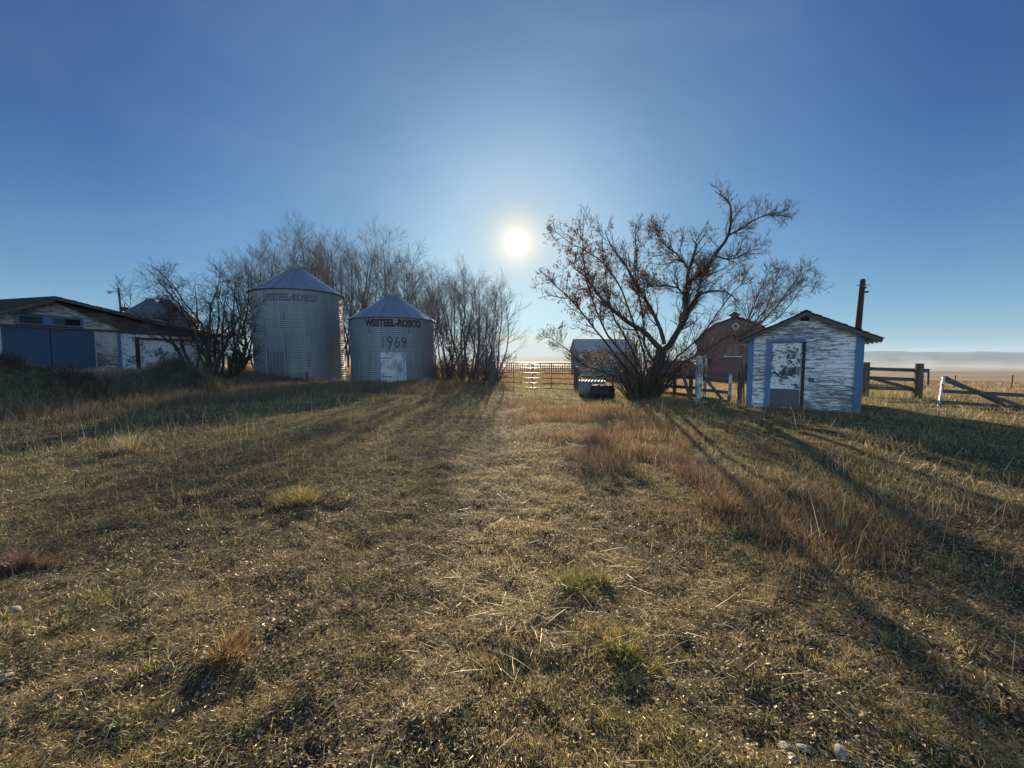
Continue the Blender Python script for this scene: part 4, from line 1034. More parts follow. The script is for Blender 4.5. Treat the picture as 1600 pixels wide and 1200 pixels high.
def build_grove():
    protos = []
    specs = [dict(seed=1, h=10, nst=2, spread=.16, lean=(.03, 0), k1=17, k2=8, k3=4), dict(seed=2, h=10, nst=3, spread=.22, lean=(.0, 0), k1=12, k2=8, k3=4),
             dict(seed=3, h=10, nst=2, spread=.20, lean=(.06, 0), k1=16, k2=8, k3=4), dict(seed=4, h=10, nst=4, spread=.26, lean=(0, 0), k1=10, k2=7, k3=4),
             dict(seed=5, h=10, nst=1, spread=.1, lean=(.04, 0), k1=24, k2=9, k3=4)]
    data = [bare_tree_mesh(ang=.70, up=.06, r0=.085, rt=.0052, wig=.065, ln1=.46, **s) for s in specs]
    first = {}
    labs = ['bare grove tree at the far left end, low crown beside the tallest bin roof', 'bare grove tree just behind the left eave of the tallest bin', 'bare grove tree rising over the left slope of the tallest bin roof',
            'bare grove tree straight above the cap of the tallest bin', 'bare grove tree over the right slope of the tallest bin roof', 'bare grove tree above the right eave of the tallest bin',
            'bare grove tree over the gap between the two large bins', 'bare grove tree above the left eave of the 1969 bin', 'bare grove tree rising over the left roof slope of the 1969 bin',
            'bare grove tree straight above the cap of the 1969 bin', 'most distant bare grove tree at the left, behind the tallest bin', 'most distant bare grove tree behind the gap between the large bins',
            'lower bare grove tree over the right roof slope of the 1969 bin', 'more distant bare grove tree behind the right side of the tallest bin', 'shortest bare grove tree, close behind the 1969 bin at its left',
            'bare tree at the right eave of the 1969 bin, set back in the row', 'shorter bare tree touching the right wall of the 1969 bin', 'bare many-stemmed tree just clear of the right wall of the 1969 bin',
            'bare tree second row back, left of the tallest one by the gate', 'tallest bare tree of the row between the 1969 bin and the steel gate', 'bare tree behind and right of the tallest one by the gate',
            'bare tree with twin trunks left of the gate post', 'bare tree overhanging the left gate post from behind', 'bare tree nearest the gate, its branches reaching right over the gate',
            'most distant bare tree of the gate row, at its left', 'most distant bare tree of the gate row, at its right',
            'second bare grove tree from the far left end, slightly set back', 'bare grove tree between the left eave and the left slope tree of the tallest bin', 'bare grove tree just left of the cap of the tallest bin', 'bare grove tree just right of the cap of the tallest bin, set back',
            'bare grove tree leaning in over the right slope near the tallest bin eave', 'bare grove tree set back, just left of the 1969 bin cap', 'bare grove tree close behind the cap of the 1969 bin', 'bare grove tree set back over the right slope of the 1969 bin', 'farthest bare tree filling the dip between the grove and the gate row']
    grp = {'left': 'bare trees of the grove behind the grain bins', 'right': 'bare trees in the row left of the gate'}
    # (px of the base, Y, photo row of the top, side)
    L = [(400, 38, 372, 'left'), (425, 34, 385, 'left'), (452, 40, 348, 'left'), (478, 37, 340, 'left'), (505, 41, 346, 'left'), (532, 36, 350, 'left'), (560, 40, 350, 'left'),
         (582, 37, 345, 'left'), (603, 42, 345, 'left'), (622, 38, 362, 'left'), (440, 47, 372, 'left'), (545, 48, 352, 'left'), (648, 41, 398, 'left'), (515, 44, 360, 'left'), (575, 33, 420, 'left'),
         (664, 37, 396, 'right'), (680, 33, 420, 'right'), (696, 30, 398, 'right'), (712, 34, 405, 'right'), (722, 28, 392, 'right'), (738, 32, 412, 'right'), (747, 27, 408, 'right'), (762, 29, 425, 'right'), (772, 25, 418, 'right'), (702, 40, 400, 'right'), (735, 41, 415, 'right')] + [(409, 44, 368, 'left'), (436, 42, 352, 'left'), (466, 44, 344, 'left'), (490, 46, 346, 'left'), (520, 39, 350, 'left'), (596, 46, 350, 'left'), (612, 35, 372, 'left'), (635, 45, 380, 'left'), (655, 46, 392, 'left')]
    rng = random.Random(77)
    for i, (px, Y, pt, side) in enumerate(L):
        p = ground_pt(px, Y, -.05); h = at(px, pt, Y)[2] - p[2]; k = (i * 7 + 3) % 5 if side == 'left' else (1, 3, 2, 0, 1, 3)[i % 6]
        key = (k, side)
        if key not in first:
            t = make_tree('bare_tree', labs[i], p, rng.uniform(-.6, .6), data[k], grp[side]); first[key] = t; t.scale = (h / 11.9,) * 3
        else:
            dup(first[key], p, rng.uniform(0, 6.28), labs[i], h / 11.9)
    # low scrub filling the foot of the grove
    sd = bare_tree_mesh(21, 2.6, 14, .55, (0, 0), 7, 5, 3, ang=.7, up=.1, r0=.02, rt=.005, wig=.14, t0=.1, ln1=.4)
    f = None
    for i, (px, Y) in enumerate([(655, 30), (672, 29), (690, 27.5), (708, 28.5), (725, 26.5), (742, 26), (758, 25), (768, 23.5), (700, 33), (374, 29)]):
        p = ground_pt(px, Y, -.05)
        if f is None: f = make_tree('bare_shrub', 'low bare brushwood tangled at the foot of the grove trees', p, 0, sd, 'bare shrubs under the grove'); f['category'] = 'shrub'
        else: dup(f, p, rng.uniform(0, 6.28), None, rng.uniform(.7, 1.1))
    # thicket between garage and tall bin
    T = [(306, 20.5, 436, 'dark crooked bare tree before the right end of the garage, leftmost of the thicket', (-.22, 0)), (322, 19.6, 418, 'dark many-stemmed bare tree right of the garage eave', (-.05, 0)),
         (341, 21.5, 408, 'tallest dark bare tree of the thicket between garage and tallest bin', (0, 0)), (357, 21.4, 428, 'dark bare tree right of the thicket tallest, over the stub posts', (.03, 0)), (374, 25.5, 438, 'dark forked bare tree right against the left side of the tallest bin', (-.03, 0))]
    for i, (px, Y, pt, lb, lean) in enumerate(T):
        p = ground_pt(px, Y, -.05); h = at(px, pt, Y)[2] - p[2]
        d = bare_tree_mesh(40 + i, h, 4, .30, lean, 10, 8, 4, ang=.85, up=.07, r0=.085, rt=.0055, wig=.17, t0=.18, ln1=.33)
        make_tree('bare_tree', lb, p, 0, d, None, M_BARK2, M_BARK2)
build_grove()

def build_main_tree():
    rng = np.random.default_rng(5)
    Y0 = 14.9; base = ground_pt(1004, Y0, -.05)
    t = thing('leafy_tree', 'big spreading half-bare tree with curled brown leaves left of the white shed', 'tree', base)
    Z = lambda x, y: (840 + .275 * x, 290 + .275 * y)
    def limb(pts, r0, r1, dy, n=16):
        P = []
        m = len(pts)
        for i, q in enumerate(pts):
            s = i / (m - 1); px, py = Z(*q); Yq = Y0 + dy[0] * (1 - s) + dy[1] * s; P.append(at(px, py, Yq) - base)
        P = np.array(P)
        # smooth resample
        u = np.linspace(0, m - 1, n); i0 = np.minimum(u.astype(int), m - 2); f = (u - i0)[:, None]
        pm = P[np.maximum(i0 - 1, 0)]; p0 = P[i0]; p1 = P[i0 + 1]; p2 = P[np.minimum(i0 + 2, m - 1)]
        C = .5 * (2 * p0 + (p1 - pm) * f + (2 * pm - 5 * p0 + 4 * p1 - p2) * f ** 2 + (3 * p0 - pm - 3 * p1 + p2) * f ** 3)
        C[1:-1] += rng.normal(size=(n - 2, 3)) * .015
        s = np.linspace(0, 1, n); return C, (r0 * (1 - s) ** .9 + r1 * s + .0)
    big = [  # traced main limbs: points in the close-up, radii, depth offsets
        ([(640, 1225), (655, 1100), (690, 1000), (705, 930)], .24, .18, (0, 0)),
        ([(700, 950), (760, 890), (830, 760), (850, 620), (855, 500), (900, 350), (880, 300)], .17, .012, (0, -.3)),
        ([(840, 700), (850, 560), (940, 490), (1010, 390), (1075, 290), (1100, 180), (1080, 90), (1005, 30)], .13, .012, (0, .5)),
        ([(1075, 290), (1170, 235), (1290, 170), (1385, 170)], .05, .010, (.4, .9)),
        ([(1010, 400), (1110, 420), (1180, 380), (1275, 355)], .045, .008, (.3, 1.2)),
        ([(855, 470), (800, 400), (710, 325), (685, 255)], .045, .008, (-.1, -.9)),
        ([(760, 880), (830, 790), (880, 670), (935, 610), (1080, 605), (1150, 680)], .085, .010, (0, -.9)),
        ([(850, 640), (790, 580), (700, 570), (610, 575)], .05, .010, (0, -.9)),
        ([(700, 930), (600, 830), (520, 780), (400, 680), (330, 600), (270, 520), (190, 450)], .13, .012, (0, .4)),
        ([(720, 900), (690, 800), (640, 690), (560, 560), (500, 450), (420, 350), (380, 250)], .10, .010, (0, .8)),
        ([(660, 1000), (610, 900), (590, 700), (550, 480), (560, 330), (555, 220)], .07, .008, (.2, 1.3)),
        ([(620, 1180), (540, 1020), (400, 850), (300, 620), (255, 380), (265, 150)], .065, .007, (0, -1.0)),
        ([(610, 1190), (480, 1010), (330, 820), (200, 660), (90, 560), (60, 510)], .055, .007, (.1, -1.6)),
        ([(600, 1190), (420, 1080), (260, 1010), (130, 900), (30, 850)], .04, .006, (.1, -1.2)),
        ([(630, 1190), (560, 980), (440, 760), (390, 560), (370, 350), (360, 210)], .06, .007, (.1, 1.4)),
        ([(650, 1180), (600, 960), (480, 600), (350, 420), (200, 330), (80, 245)], .055, .006, (.2, .8)),
        ([(670, 1180), (760, 1010), (900, 880), (1000, 760), (1080, 640), (1200, 520)], .055, .007, (.0, -1.2)),
        ([(690, 1190), (830, 1010), (960, 930), (1090, 850), (1150, 860), (1215, 800)], .06, .03, (.0, .9)),
        ([(1150, 880), (1240, 770), (1300, 690), (1350, 560), (1400, 470)], .045, .006, (.9, 1.2)),
        ([(1200, 830), (1310, 740), (1420, 600), (1520, 480)], .035, .006, (.9, .8)),
        ([(1190, 830), (1330, 780), (1420, 690), (1530, 560), (1590, 565)], .030, .005, (.9, 1.8)),
        ([(1180, 850), (1220, 700), (1260, 600), (1330, 480)], .030, .005, (.9, .2)),
        ([(640, 1180), (700, 1080), (780, 1060), (900, 1000), (960, 990)], .045, .01, (-.2, -1.2)),
        ([(905, 640), (920, 560), (930, 480), (985, 430)], .05, .012, (-.3, .4)),
    ]
    L = [limb(b[0], b[1] * (1 if i == 0 else .82), b[2], b[3]) for i, b in enumerate(big)]
    P = np.stack([l[0] for l in L]); Rr = np.stack([l[1] for l in L])
    # rooty flare
    tv, tq = tubes(P[:1], Rr[:1] * np.linspace(1.35, 1.0, 16)[None], 16)
    v2, q2 = tubes(P[1:], Rr[1:], 9)
    np_mesh('trunk', np.vstack([tv, v2]), np.vstack([tq, q2 + len(tv)]), None, M_BARK2, t, smooth=True)
    LP, LR = P[1:], Rr[1:]
    c1 = children(LP, LR, 26, .12, .94, .66, 1.25, 8, rng, .08, .11, .5, .0050, .66, .40)
    c2 = children(*c1, 8, .10, 1.0, .62, .42, 5, rng, .05, .18, .6, .0045, .3)
    c3 = children(*c2, 3, .2, 1.0, .65, .17, 3, rng, .04, .2, .7, .0038, .2)
    # basal suckers: a fan of thin shoots from the foot
    n = 150; a = rng.uniform(0, 2 * PI, n); rb = rng.uniform(.15, .55, n); S = np.empty((n, 8, 3)); S[:, 0] = np.stack([np.cos(a) * rb, np.sin(a) * rb, np.full(n, .0)], -1)
    d = nrm(np.stack([np.cos(a) * rng.uniform(.1, 1.0, n), np.sin(a) * rng.uniform(.1, .9, n), np.ones(n)], -1)); cur = S[:, 0]; Ls = rng.uniform(1.0, 3.3, n)
    for j in range(1, 8):
        d = nrm(d + rng.normal(size=(n, 3)) * .09 + np.array([0, 0, .05])); cur = cur + d * (Ls / 7)[:, None]; S[:, j] = cur
    SR = rng.uniform(.010, .026, n)[:, None] * (1 - np.linspace(0, 1, 8)[None]) + .004
    c4 = children(S, SR, 6, .2, 1.0, .6, .6, 5, rng, .06, .2, .6, .004, .3)
    parts = [tubes(*c1, 5), tubes(*c2, 3), tubes(*c3, 3), tubes(S, SR, 5), tubes(*c4, 3)]
    off = 0; VV = []; QQ = []
    for v, q in parts: VV.append(v); QQ.append(q + off); off += len(v)
    np_mesh('crown', np.vstack(VV), np.vstack(QQ), None, M_TWIG2, t, smooth=True)
    # curled dead leaves, mostly on the left half, drooping from the twigs
    tips = np.vstack([c3[0][:, 1], c3[0][:, 2], c2[0][:, 3], c2[0][:, 4]])
    X = tips[:, 0]; Zt = tips[:, 2]
    prob = np.clip(.62 - .27 * (X + .2), .0, .85) * np.where(Zt > 6.3, .25, 1) * np.where(Zt < 1.2, .25, 1)
    prob = np.where((X > .6) & (X < 3.6) & (Zt > 3.2), .16, prob); prob = np.where(X >= 3.6, 0.015, prob)
    cl = fbm(tips[:, 0] * 1.4 + 50, tips[:, 2] * 1.4 + 30, 3, 3); prob = prob * sst(cl, .36, .60) * 1.25
    keep = rng.random(len(tips)) < prob * .30; q = tips[keep]
    q = np.repeat(q, 2, 0); n = len(q); q = q + rng.normal(size=(n, 3)) * .02
    q[:, 2] -= rng.uniform(0, .05, n)
    dn = nrm(np.stack([rng.normal(size=n) * .5, rng.normal(size=n) * .5, -np.ones(n)], -1)); sd = nrm(np.cross(dn, nrm(rng.normal(size=(n, 3))))); nn = np.cross(dn, sd)
    l = rng.uniform(.05, .095, n)[:, None]; w = l * rng.uniform(.28, .45, n)[:, None]; cu = rng.uniform(.1, .35, n)[:, None] * l
    V = np.stack([q, q + dn * l * .45 + sd * w + nn * cu, q + dn * l + nn * cu * .3, q + dn * l * .45 - sd * w + nn * cu * .6], 1).reshape(-1, 3)
    i = np.arange(n) * 4; tri = np.concatenate([np.stack([i, i + 1, i + 2], -1), np.stack([i, i + 2, i + 3], -1)])
    pal = np.array([(.22, .125, .065), (.30, .19, .10), (.14, .08, .045), (.24, .20, .10), (.34, .23, .14)]); c = pal[rng.integers(0, 5, n)] * rng.uniform(.7, 1.2, (n, 1))
    np_mesh('leaves', V, None, tri, M_LEAF, t, col=np.repeat(c, 4, 0))
    print('main tree leaves', n)
build_main_tree()

# ------------------------------------------------------------------ grass, weeds, litter
def blade_mesh(name, x, y, L, lean, wid, col, rng, z=None, az=None, mat=None, segs=2, sag=.5, tipcol=1.15, label=None, roll=None):
    n = len(x); z = H(x, y) - .005 if z is None else z
    az = rng.uniform(0, 2 * PI, n) if az is None else az
    hd = np.stack([np.cos(az), np.sin(az), np.zeros(n)], -1); up = np.array([0, 0, 1.])
    d0 = nrm(up * np.cos(lean)[:, None] + hd * np.sin(lean)[:, None])
    l2 = np.clip(lean + sag * rng.uniform(.3, 1.2, n), 0, 1.62)
    d1 = nrm(up * np.cos(l2)[:, None] + hd * np.sin(l2)[:, None] + rng.normal(size=(n, 3)) * .10)
    ra = rng.uniform(0, 2 * PI, n) if roll is None else roll
    sd = np.stack([np.cos(ra), np.sin(ra), np.zeros(n)], -1)
    p0 = np.stack([x, y, z], -1); p1 = p0 + d0 * (L * .5)[:, None]; p2 = p1 + d1 * (L * .5)[:, None]
    w = (wid * .5)[:, None]
    V = np.stack([p0 - sd * w, p0 + sd * w, p1 + sd * w * .8, p1 - sd * w * .8, p2], 1).reshape(-1, 3)
    i = np.arange(n) * 5
    q = np.stack([i, i + 1, i + 2, i + 3], -1); t = np.stack([i + 3, i + 2, i + 4], -1)
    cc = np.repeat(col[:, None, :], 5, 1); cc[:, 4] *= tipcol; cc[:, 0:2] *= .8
    return V, q, t, cc.reshape(-1, 3)
class Strands:
    def __init__(s): s.V = []; s.Q = []; s.T = []; s.C = []; s.n = 0
    def add(s, V, q, t, c): s.V.append(V); s.Q.append(q + s.n); s.T.append(t + s.n); s.C.append(c); s.n += len(V)
    def build(s, name, mat): return np_mesh(name, np.vstack(s.V), np.vstack(s.Q), np.vstack(s.T), mat, None, col=np.vstack(s.C))

def sample(n, r0, r1, rng, power=1.0, a0=-62, a1=62):
    """points on the ground in view, density falling with distance"""
    u = rng.random(n); e = 2 - power
    r = (r0 ** e + u * (r1 ** e - r0 ** e)) ** (1 / e); a = R(1) * rng.uniform(a0, a1, n)
    return r * np.sin(a), r * np.cos(a)
def line_d(x, y, ax, ay, bx, by):
    t = np.clip(((x - ax) * (bx - ax) + (y - ay) * (by - ay)) / ((bx - ax) ** 2 + (by - ay) ** 2), 0, 1)
    return np.hypot(x - ax - t * (bx - ax), y - ay - t * (by - ay)), t
def track(x, y):
    tx = 0.35 + 0.055 * np.maximum(y - 6, 0) - 0.25 * np.exp(-y / 3.)
    return np.exp(-((np.abs(x - tx) - .85) / .32) ** 2)
def red_band(x, y):
    d, t = line_d(x, y, 1.3, 12.5, 3.0, 3.4); return np.exp(-(d / (1.75 - .75 * t)) ** 2) * (1 - .5 * sst(t, .7, 1))
PAL = {'straw': (.46, .345, .155), 'pale': (.56, .46, .27), 'olive': (.19, .185, .055), 'green': (.12, .15, .035), 'brown': (.24, .145, .07), 'red': (.170, .090, .062), 'gold': (.50, .345, .105), 'grey': (.25, .21, .15)}
def pick(names, weights, n, rng, var=.25):
    """weights (n,k)"""
    w = weights / weights.sum(-1, keepdims=True); c = np.cumsum(w, -1); u = rng.random(n)[:, None]; k = (u > c).sum(-1).clip(0, len(names) - 1)
    pal = np.array([PAL[a] for a in names]); return pal[k] * rng.uniform(1 - var, 1 + var, (n, 1)) * (1 + rng.normal(size=(n, 3)) * .05)

def build_grass():
    rng = np.random.default_rng(99)
    S = Strands()
    # 1 short turf
    x, y = sample(860000, 1.0, 36, rng, 1.5)
    dens = fbm(x * 1.3, y * 1.3, 41, 4); fine = fbm(x * 7, y * 7, 44, 2); left = sst(-x, -.2, 2.2) * (1 - sst(y, 3.2, 6.5)); foot = 1 - sst(y, 1.6, 3.0)
    thr = .40 + .19 * left + .03 * foot
    keep = (dens * .72 + fine * .36 - .04) > thr + rng.normal(size=len(x)) * .035
    keep |= rng.random(len(x)) < .14
    x, y = x[keep], y[keep]; n = len(x); r = np.hypot(x, y)
    gr = fbm(x * .8, y * .8, 51, 3); dry = fbm(x * 2.3 + 9, y * 2.3, 52, 3)
    W = np.stack([.55 + dry * .8, .15 + 0 * x + .2 * dry, .95 * sst(gr, .40, .62) + .35, .85 * sst(gr, .48, .66) + .10, .35 + .3 * left[keep], .25 + .3 * sst(dry, .5, .7), .25 + 0 * x], -1)
    col = pick(['straw', 'pale', 'olive', 'green', 'brown', 'gold', 'grey'], W, n, rng)
    L = rng.uniform(.014, .046, n) * (1 + .9 * sst(fine[keep], .5, .8)) * (1 + .8 * sst(r, 6, 20)) * (1 - .45 * track(x, y))
    wid = rng.uniform(.0016, .0034, n) * (1 + .12 * r)
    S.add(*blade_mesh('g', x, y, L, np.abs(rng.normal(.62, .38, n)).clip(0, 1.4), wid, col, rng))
    # 2 medium grass, mostly right side, left middle and far
    x, y = sample(330000, 1.3, 40, rng, 1.15)
    m = fbm(x * .9, y * .9, 61, 4); right = sst(x, 1.6, 4.0) * sst(y, 1.4, 3); leftm = sst(-x, 1.5, 4) * sst(y, 3.6, 6); far = sst(y, 10, 16); mound = np.exp(-(((x + 16) / 3.5) ** 2 + ((y - 12.5) / 3) ** 2))
    cover = .015 + .50 * right * sst(y, 2.0, 4.5) + .38 * leftm + .55 * far + .2 * mound + .15 * sst(y, 4.5, 8) - .35 * track(x, y) * (1 - sst(y, 14, 18))
    keep = rng.random(len(x)) < cover * sst(m, .34, .60)
    x, y = x[keep], y[keep]; n = len(x); r = np.hypot(x, y); gr = fbm(x * .5, y * .5, 66, 3)
    W = np.stack([.7 + 0 * x, .3 + 0 * x, .45 + .8 * sst(gr, .45, .6), .15 + .5 * sst(gr, .5, .65), .4 + 0 * x, .25 + 0 * x, .5 + 0 * x], -1)
    col = pick(['straw', 'pale', 'olive', 'green', 'brown', 'red', 'grey'], W, n, rng)
    hh = .10 + .16 * m[keep] + .10 * far[keep] + .05 * right[keep]
    L = rng.uniform(.5, 1.25, n) * hh; wid = rng.uniform(.002, .0042, n) * (1 + .075 * r)
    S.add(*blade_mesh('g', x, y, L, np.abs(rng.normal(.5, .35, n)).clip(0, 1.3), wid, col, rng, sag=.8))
    # 3 reddish weeds band, thin upright stems
    x, y = sample(300000, 2.6, 15, rng, 1.0, -8, 48); b = red_band(x, y); mm = fbm(x * 1.6, y * 1.6, 71, 3)
    keep = rng.random(len(x)) < .95 * b * sst(mm, .36, .60); x, y = x[keep], y[keep]; n = len(x); r = np.hypot(x, y)
    col = pick(['red', 'brown', 'straw', 'grey', 'gold'], np.tile([1.0, .8, .25, .4, .0], (n, 1)), n, rng)
    S.add(*blade_mesh('g', x, y, rng.uniform(.05, .25, n) * (.55 + .6 * mm[keep]), np.abs(rng.normal(.25, .25, n)), rng.uniform(.0018, .0036, n) * (1 + .06 * r), col, rng, sag=.45))
    # 3b dead weeds standing in front of the bins, the thicket and along the mounds
    x = rng.uniform(-21, .2, 190000); y = rng.uniform(9.5, 25.5, 190000); mm = fbm(x * .8, y * .8, 72, 4)
    strip = sst(y, 16.5, 20.5) * (1 - sst(y, 24.2, 25.2)) * (1 - sst(x, -2.2, .2)) + sst(-x, 6.5 + .35 * (16 - y), 11.5 + .35 * (16 - y)) * .9
    keep = rng.random(len(x)) < strip * sst(mm, .36, .60); x, y = x[keep], y[keep]; n = len(x); r = np.hypot(x, y)
    col = pick(['brown', 'red', 'grey', 'straw'], np.tile([.8, .45, .6, .25], (n, 1)), n, rng) * .8
    S.add(*blade_mesh('g', x, y, rng.uniform(.15, .58, n) * (.45 + .9 * mm[keep]), np.abs(rng.normal(.28, .25, n)), rng.uniform(.003, .006, n) * (1 + .05 * r), col, rng, sag=.45))
    # 4 tall thin seed stalks
    x, y = sample(26000, 3.0, 30, rng, .9); mm = fbm(x * .7, y * .7, 81, 3); lm = sst(-x, 2, 5) * sst(y, 4.5, 7) + sst(x, 2.2, 4.5) * .8 + sst(y, 11, 16) * .7 + red_band(x, y) * .6
    keep = rng.random(len(x)) < (.02 + .5 * lm) * sst(mm, .40, .66) * (1 - track(x, y) * .8); x, y = x[keep], y[keep]; n = len(x); r = np.hypot(x, y)
    col = pick(['straw', 'pale', 'brown', 'red'], np.tile([.6, .35, .35, .3], (n, 1)), n, rng)
    L = rng.uniform(.25, .62, n); az = rng.uniform(0, 2 * PI, n); ln = np.abs(rng.normal(.18, .18, n))
    S.add(*blade_mesh('g', x, y, L, ln, rng.uniform(.0022, .0034, n) * (1 + .05 * r), col, rng, az=az, sag=.35))
    # 5 long fallen straws
    x, y = sample(15000, 1.0, 12, rng, 1.2); n = len(x); mm = fbm(x * .8, y * .8, 91, 3); keep = rng.random(n) < .06 + .8 * sst(mm, .45, .62); x, y = x[keep], y[keep]; n = len(x); r = np.hypot(x, y)
    col = pick(['pale', 'straw', 'brown', 'grey'], np.tile([.7, .6, .25, .3], (n, 1)), n, rng)
    S.add(*blade_mesh('g', x, y, rng.uniform(.05, .30, n) ** 1.0, rng.uniform(1.15, 1.5, n), rng.uniform(.0022, .0042, n) * (1 + .05 * r), col, rng, z=H(x, y) + rng.uniform(.004, .03, n), sag=.25, roll=rng.uniform(0, 6.28, n)))
    # 6 matted thatch: short curled dead blades lying every way, thick near the camera
    x, y = sample(620000, 1.0, 13, rng, 1.55); mm = fbm(x * 2.1, y * 2.1, 93, 4); lf = sst(-x, -.5, 2); n = len(x)
    keep = rng.random(n) < (.10 + .90 * sst(mm, .44, .60)); x, y = x[keep], y[keep]; n = len(x); r = np.hypot(x, y); gg = fbm(x * .9, y * .9, 94, 3)
    W = np.stack([.7 + 0 * x, .45 + 0 * x, .35 + .5 * gg, .30 + 0 * x, .30 + 0 * x, .25 + .4 * gg], -1)
    col = pick(['straw', 'pale', 'brown', 'gold', 'grey', 'olive'], W, n, rng, .35)
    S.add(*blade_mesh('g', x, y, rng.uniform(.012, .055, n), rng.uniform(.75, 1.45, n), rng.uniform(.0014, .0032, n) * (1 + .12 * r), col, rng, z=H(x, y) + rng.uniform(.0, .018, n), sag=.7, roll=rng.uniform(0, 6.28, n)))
    o = S.build('grass', M_GRASS); tag(o, 'short dry olive and straw coloured grass with taller reddish weeds covering the yard', 'grass', kind='stuff')
    print('grass verts', S.n)
    # beyond the yard: rough field grass
    S = Strands(); x, y = sample(240000, 24, 75, rng, 1.3, -55, 62); ok = ~((np.hypot(x + 8.44, y - 27.5) < 3.2) | (np.hypot(x + 15.35, y - 28.1) < 3.2)); x, y = x[ok], y[ok]; n = len(x); r = np.hypot(x, y); mm = fbm(x * .25, y * .25, 95, 3)
    col = pick(['straw', 'brown', 'red', 'pale', 'grey'], np.tile([.6, .7, .45, .2, .4], (n, 1)), n, rng) * .85
    S.add(*blade_mesh('g', x, y, rng.uniform(.15, .42, n) * (.5 + mm), np.abs(rng.normal(.4, .3, n)), rng.uniform(.010, .024, n) * (1 + .012 * r), col, rng, sag=.6))
    o = S.build('field_grass', M_GRASS); tag(o, 'golden dry pasture grass in the field beyond the gates and fences', 'grass', kind='stuff')
    # leaf litter and clods
    x, y = sample(150000, 1.0, 11, rng, 1.35); mm = fbm(x * 1.3, y * 1.3, 41, 4); lf = sst(-x, -1.5, 1.5)
    keep = rng.random(len(x)) < .35 + .65 * sst(-mm, -.52, -.40); x, y = x[keep], y[keep]; n = len(x); r = np.hypot(x, y)
    q = np.stack([x, y, H(x, y) + rng.uniform(.0, .014, n)], -1); a = rng.uniform(0, 2 * PI, n); tl = rng.normal(size=(n, 3)) * .45
    u = nrm(np.stack([np.cos(a), np.sin(a), tl[:, 0]], -1)); v = nrm(np.stack([-np.sin(a), np.cos(a), tl[:, 1]], -1)); nn = np.cross(u, v)
    l = (rng.uniform(.004, .013, n) * (1 + .07 * r))[:, None]; w = l * rng.uniform(.25, .7, n)[:, None]; cu = l * rng.uniform(-.4, .6, n)[:, None]
    V = np.stack([q - u * l, q + v * w + nn * cu, q + u * l, q - v * w + nn * cu], 1).reshape(-1, 3); i = np.arange(n) * 4
    tri = np.concatenate([np.stack([i, i + 1, i + 2], -1), np.stack([i, i + 2, i + 3], -1)])
    pal = np.array([(.34, .25, .155), (.17, .11, .065), (.50, .40, .28), (.07, .05, .034), (.25, .16, .09)]); c = pal[rng.choice(5, n, p=[.26, .24, .12, .2, .18])] * rng.uniform(.7, 1.25, (n, 1))
    o = np_mesh('leaf_litter', V, None, tri, M_LITTER, None, col=np.repeat(c, 4, 0)); tag(o, 'brown crumbled leaf litter and chaff scattered over bare soil', 'leaf litter', kind='stuff')
build_grass()

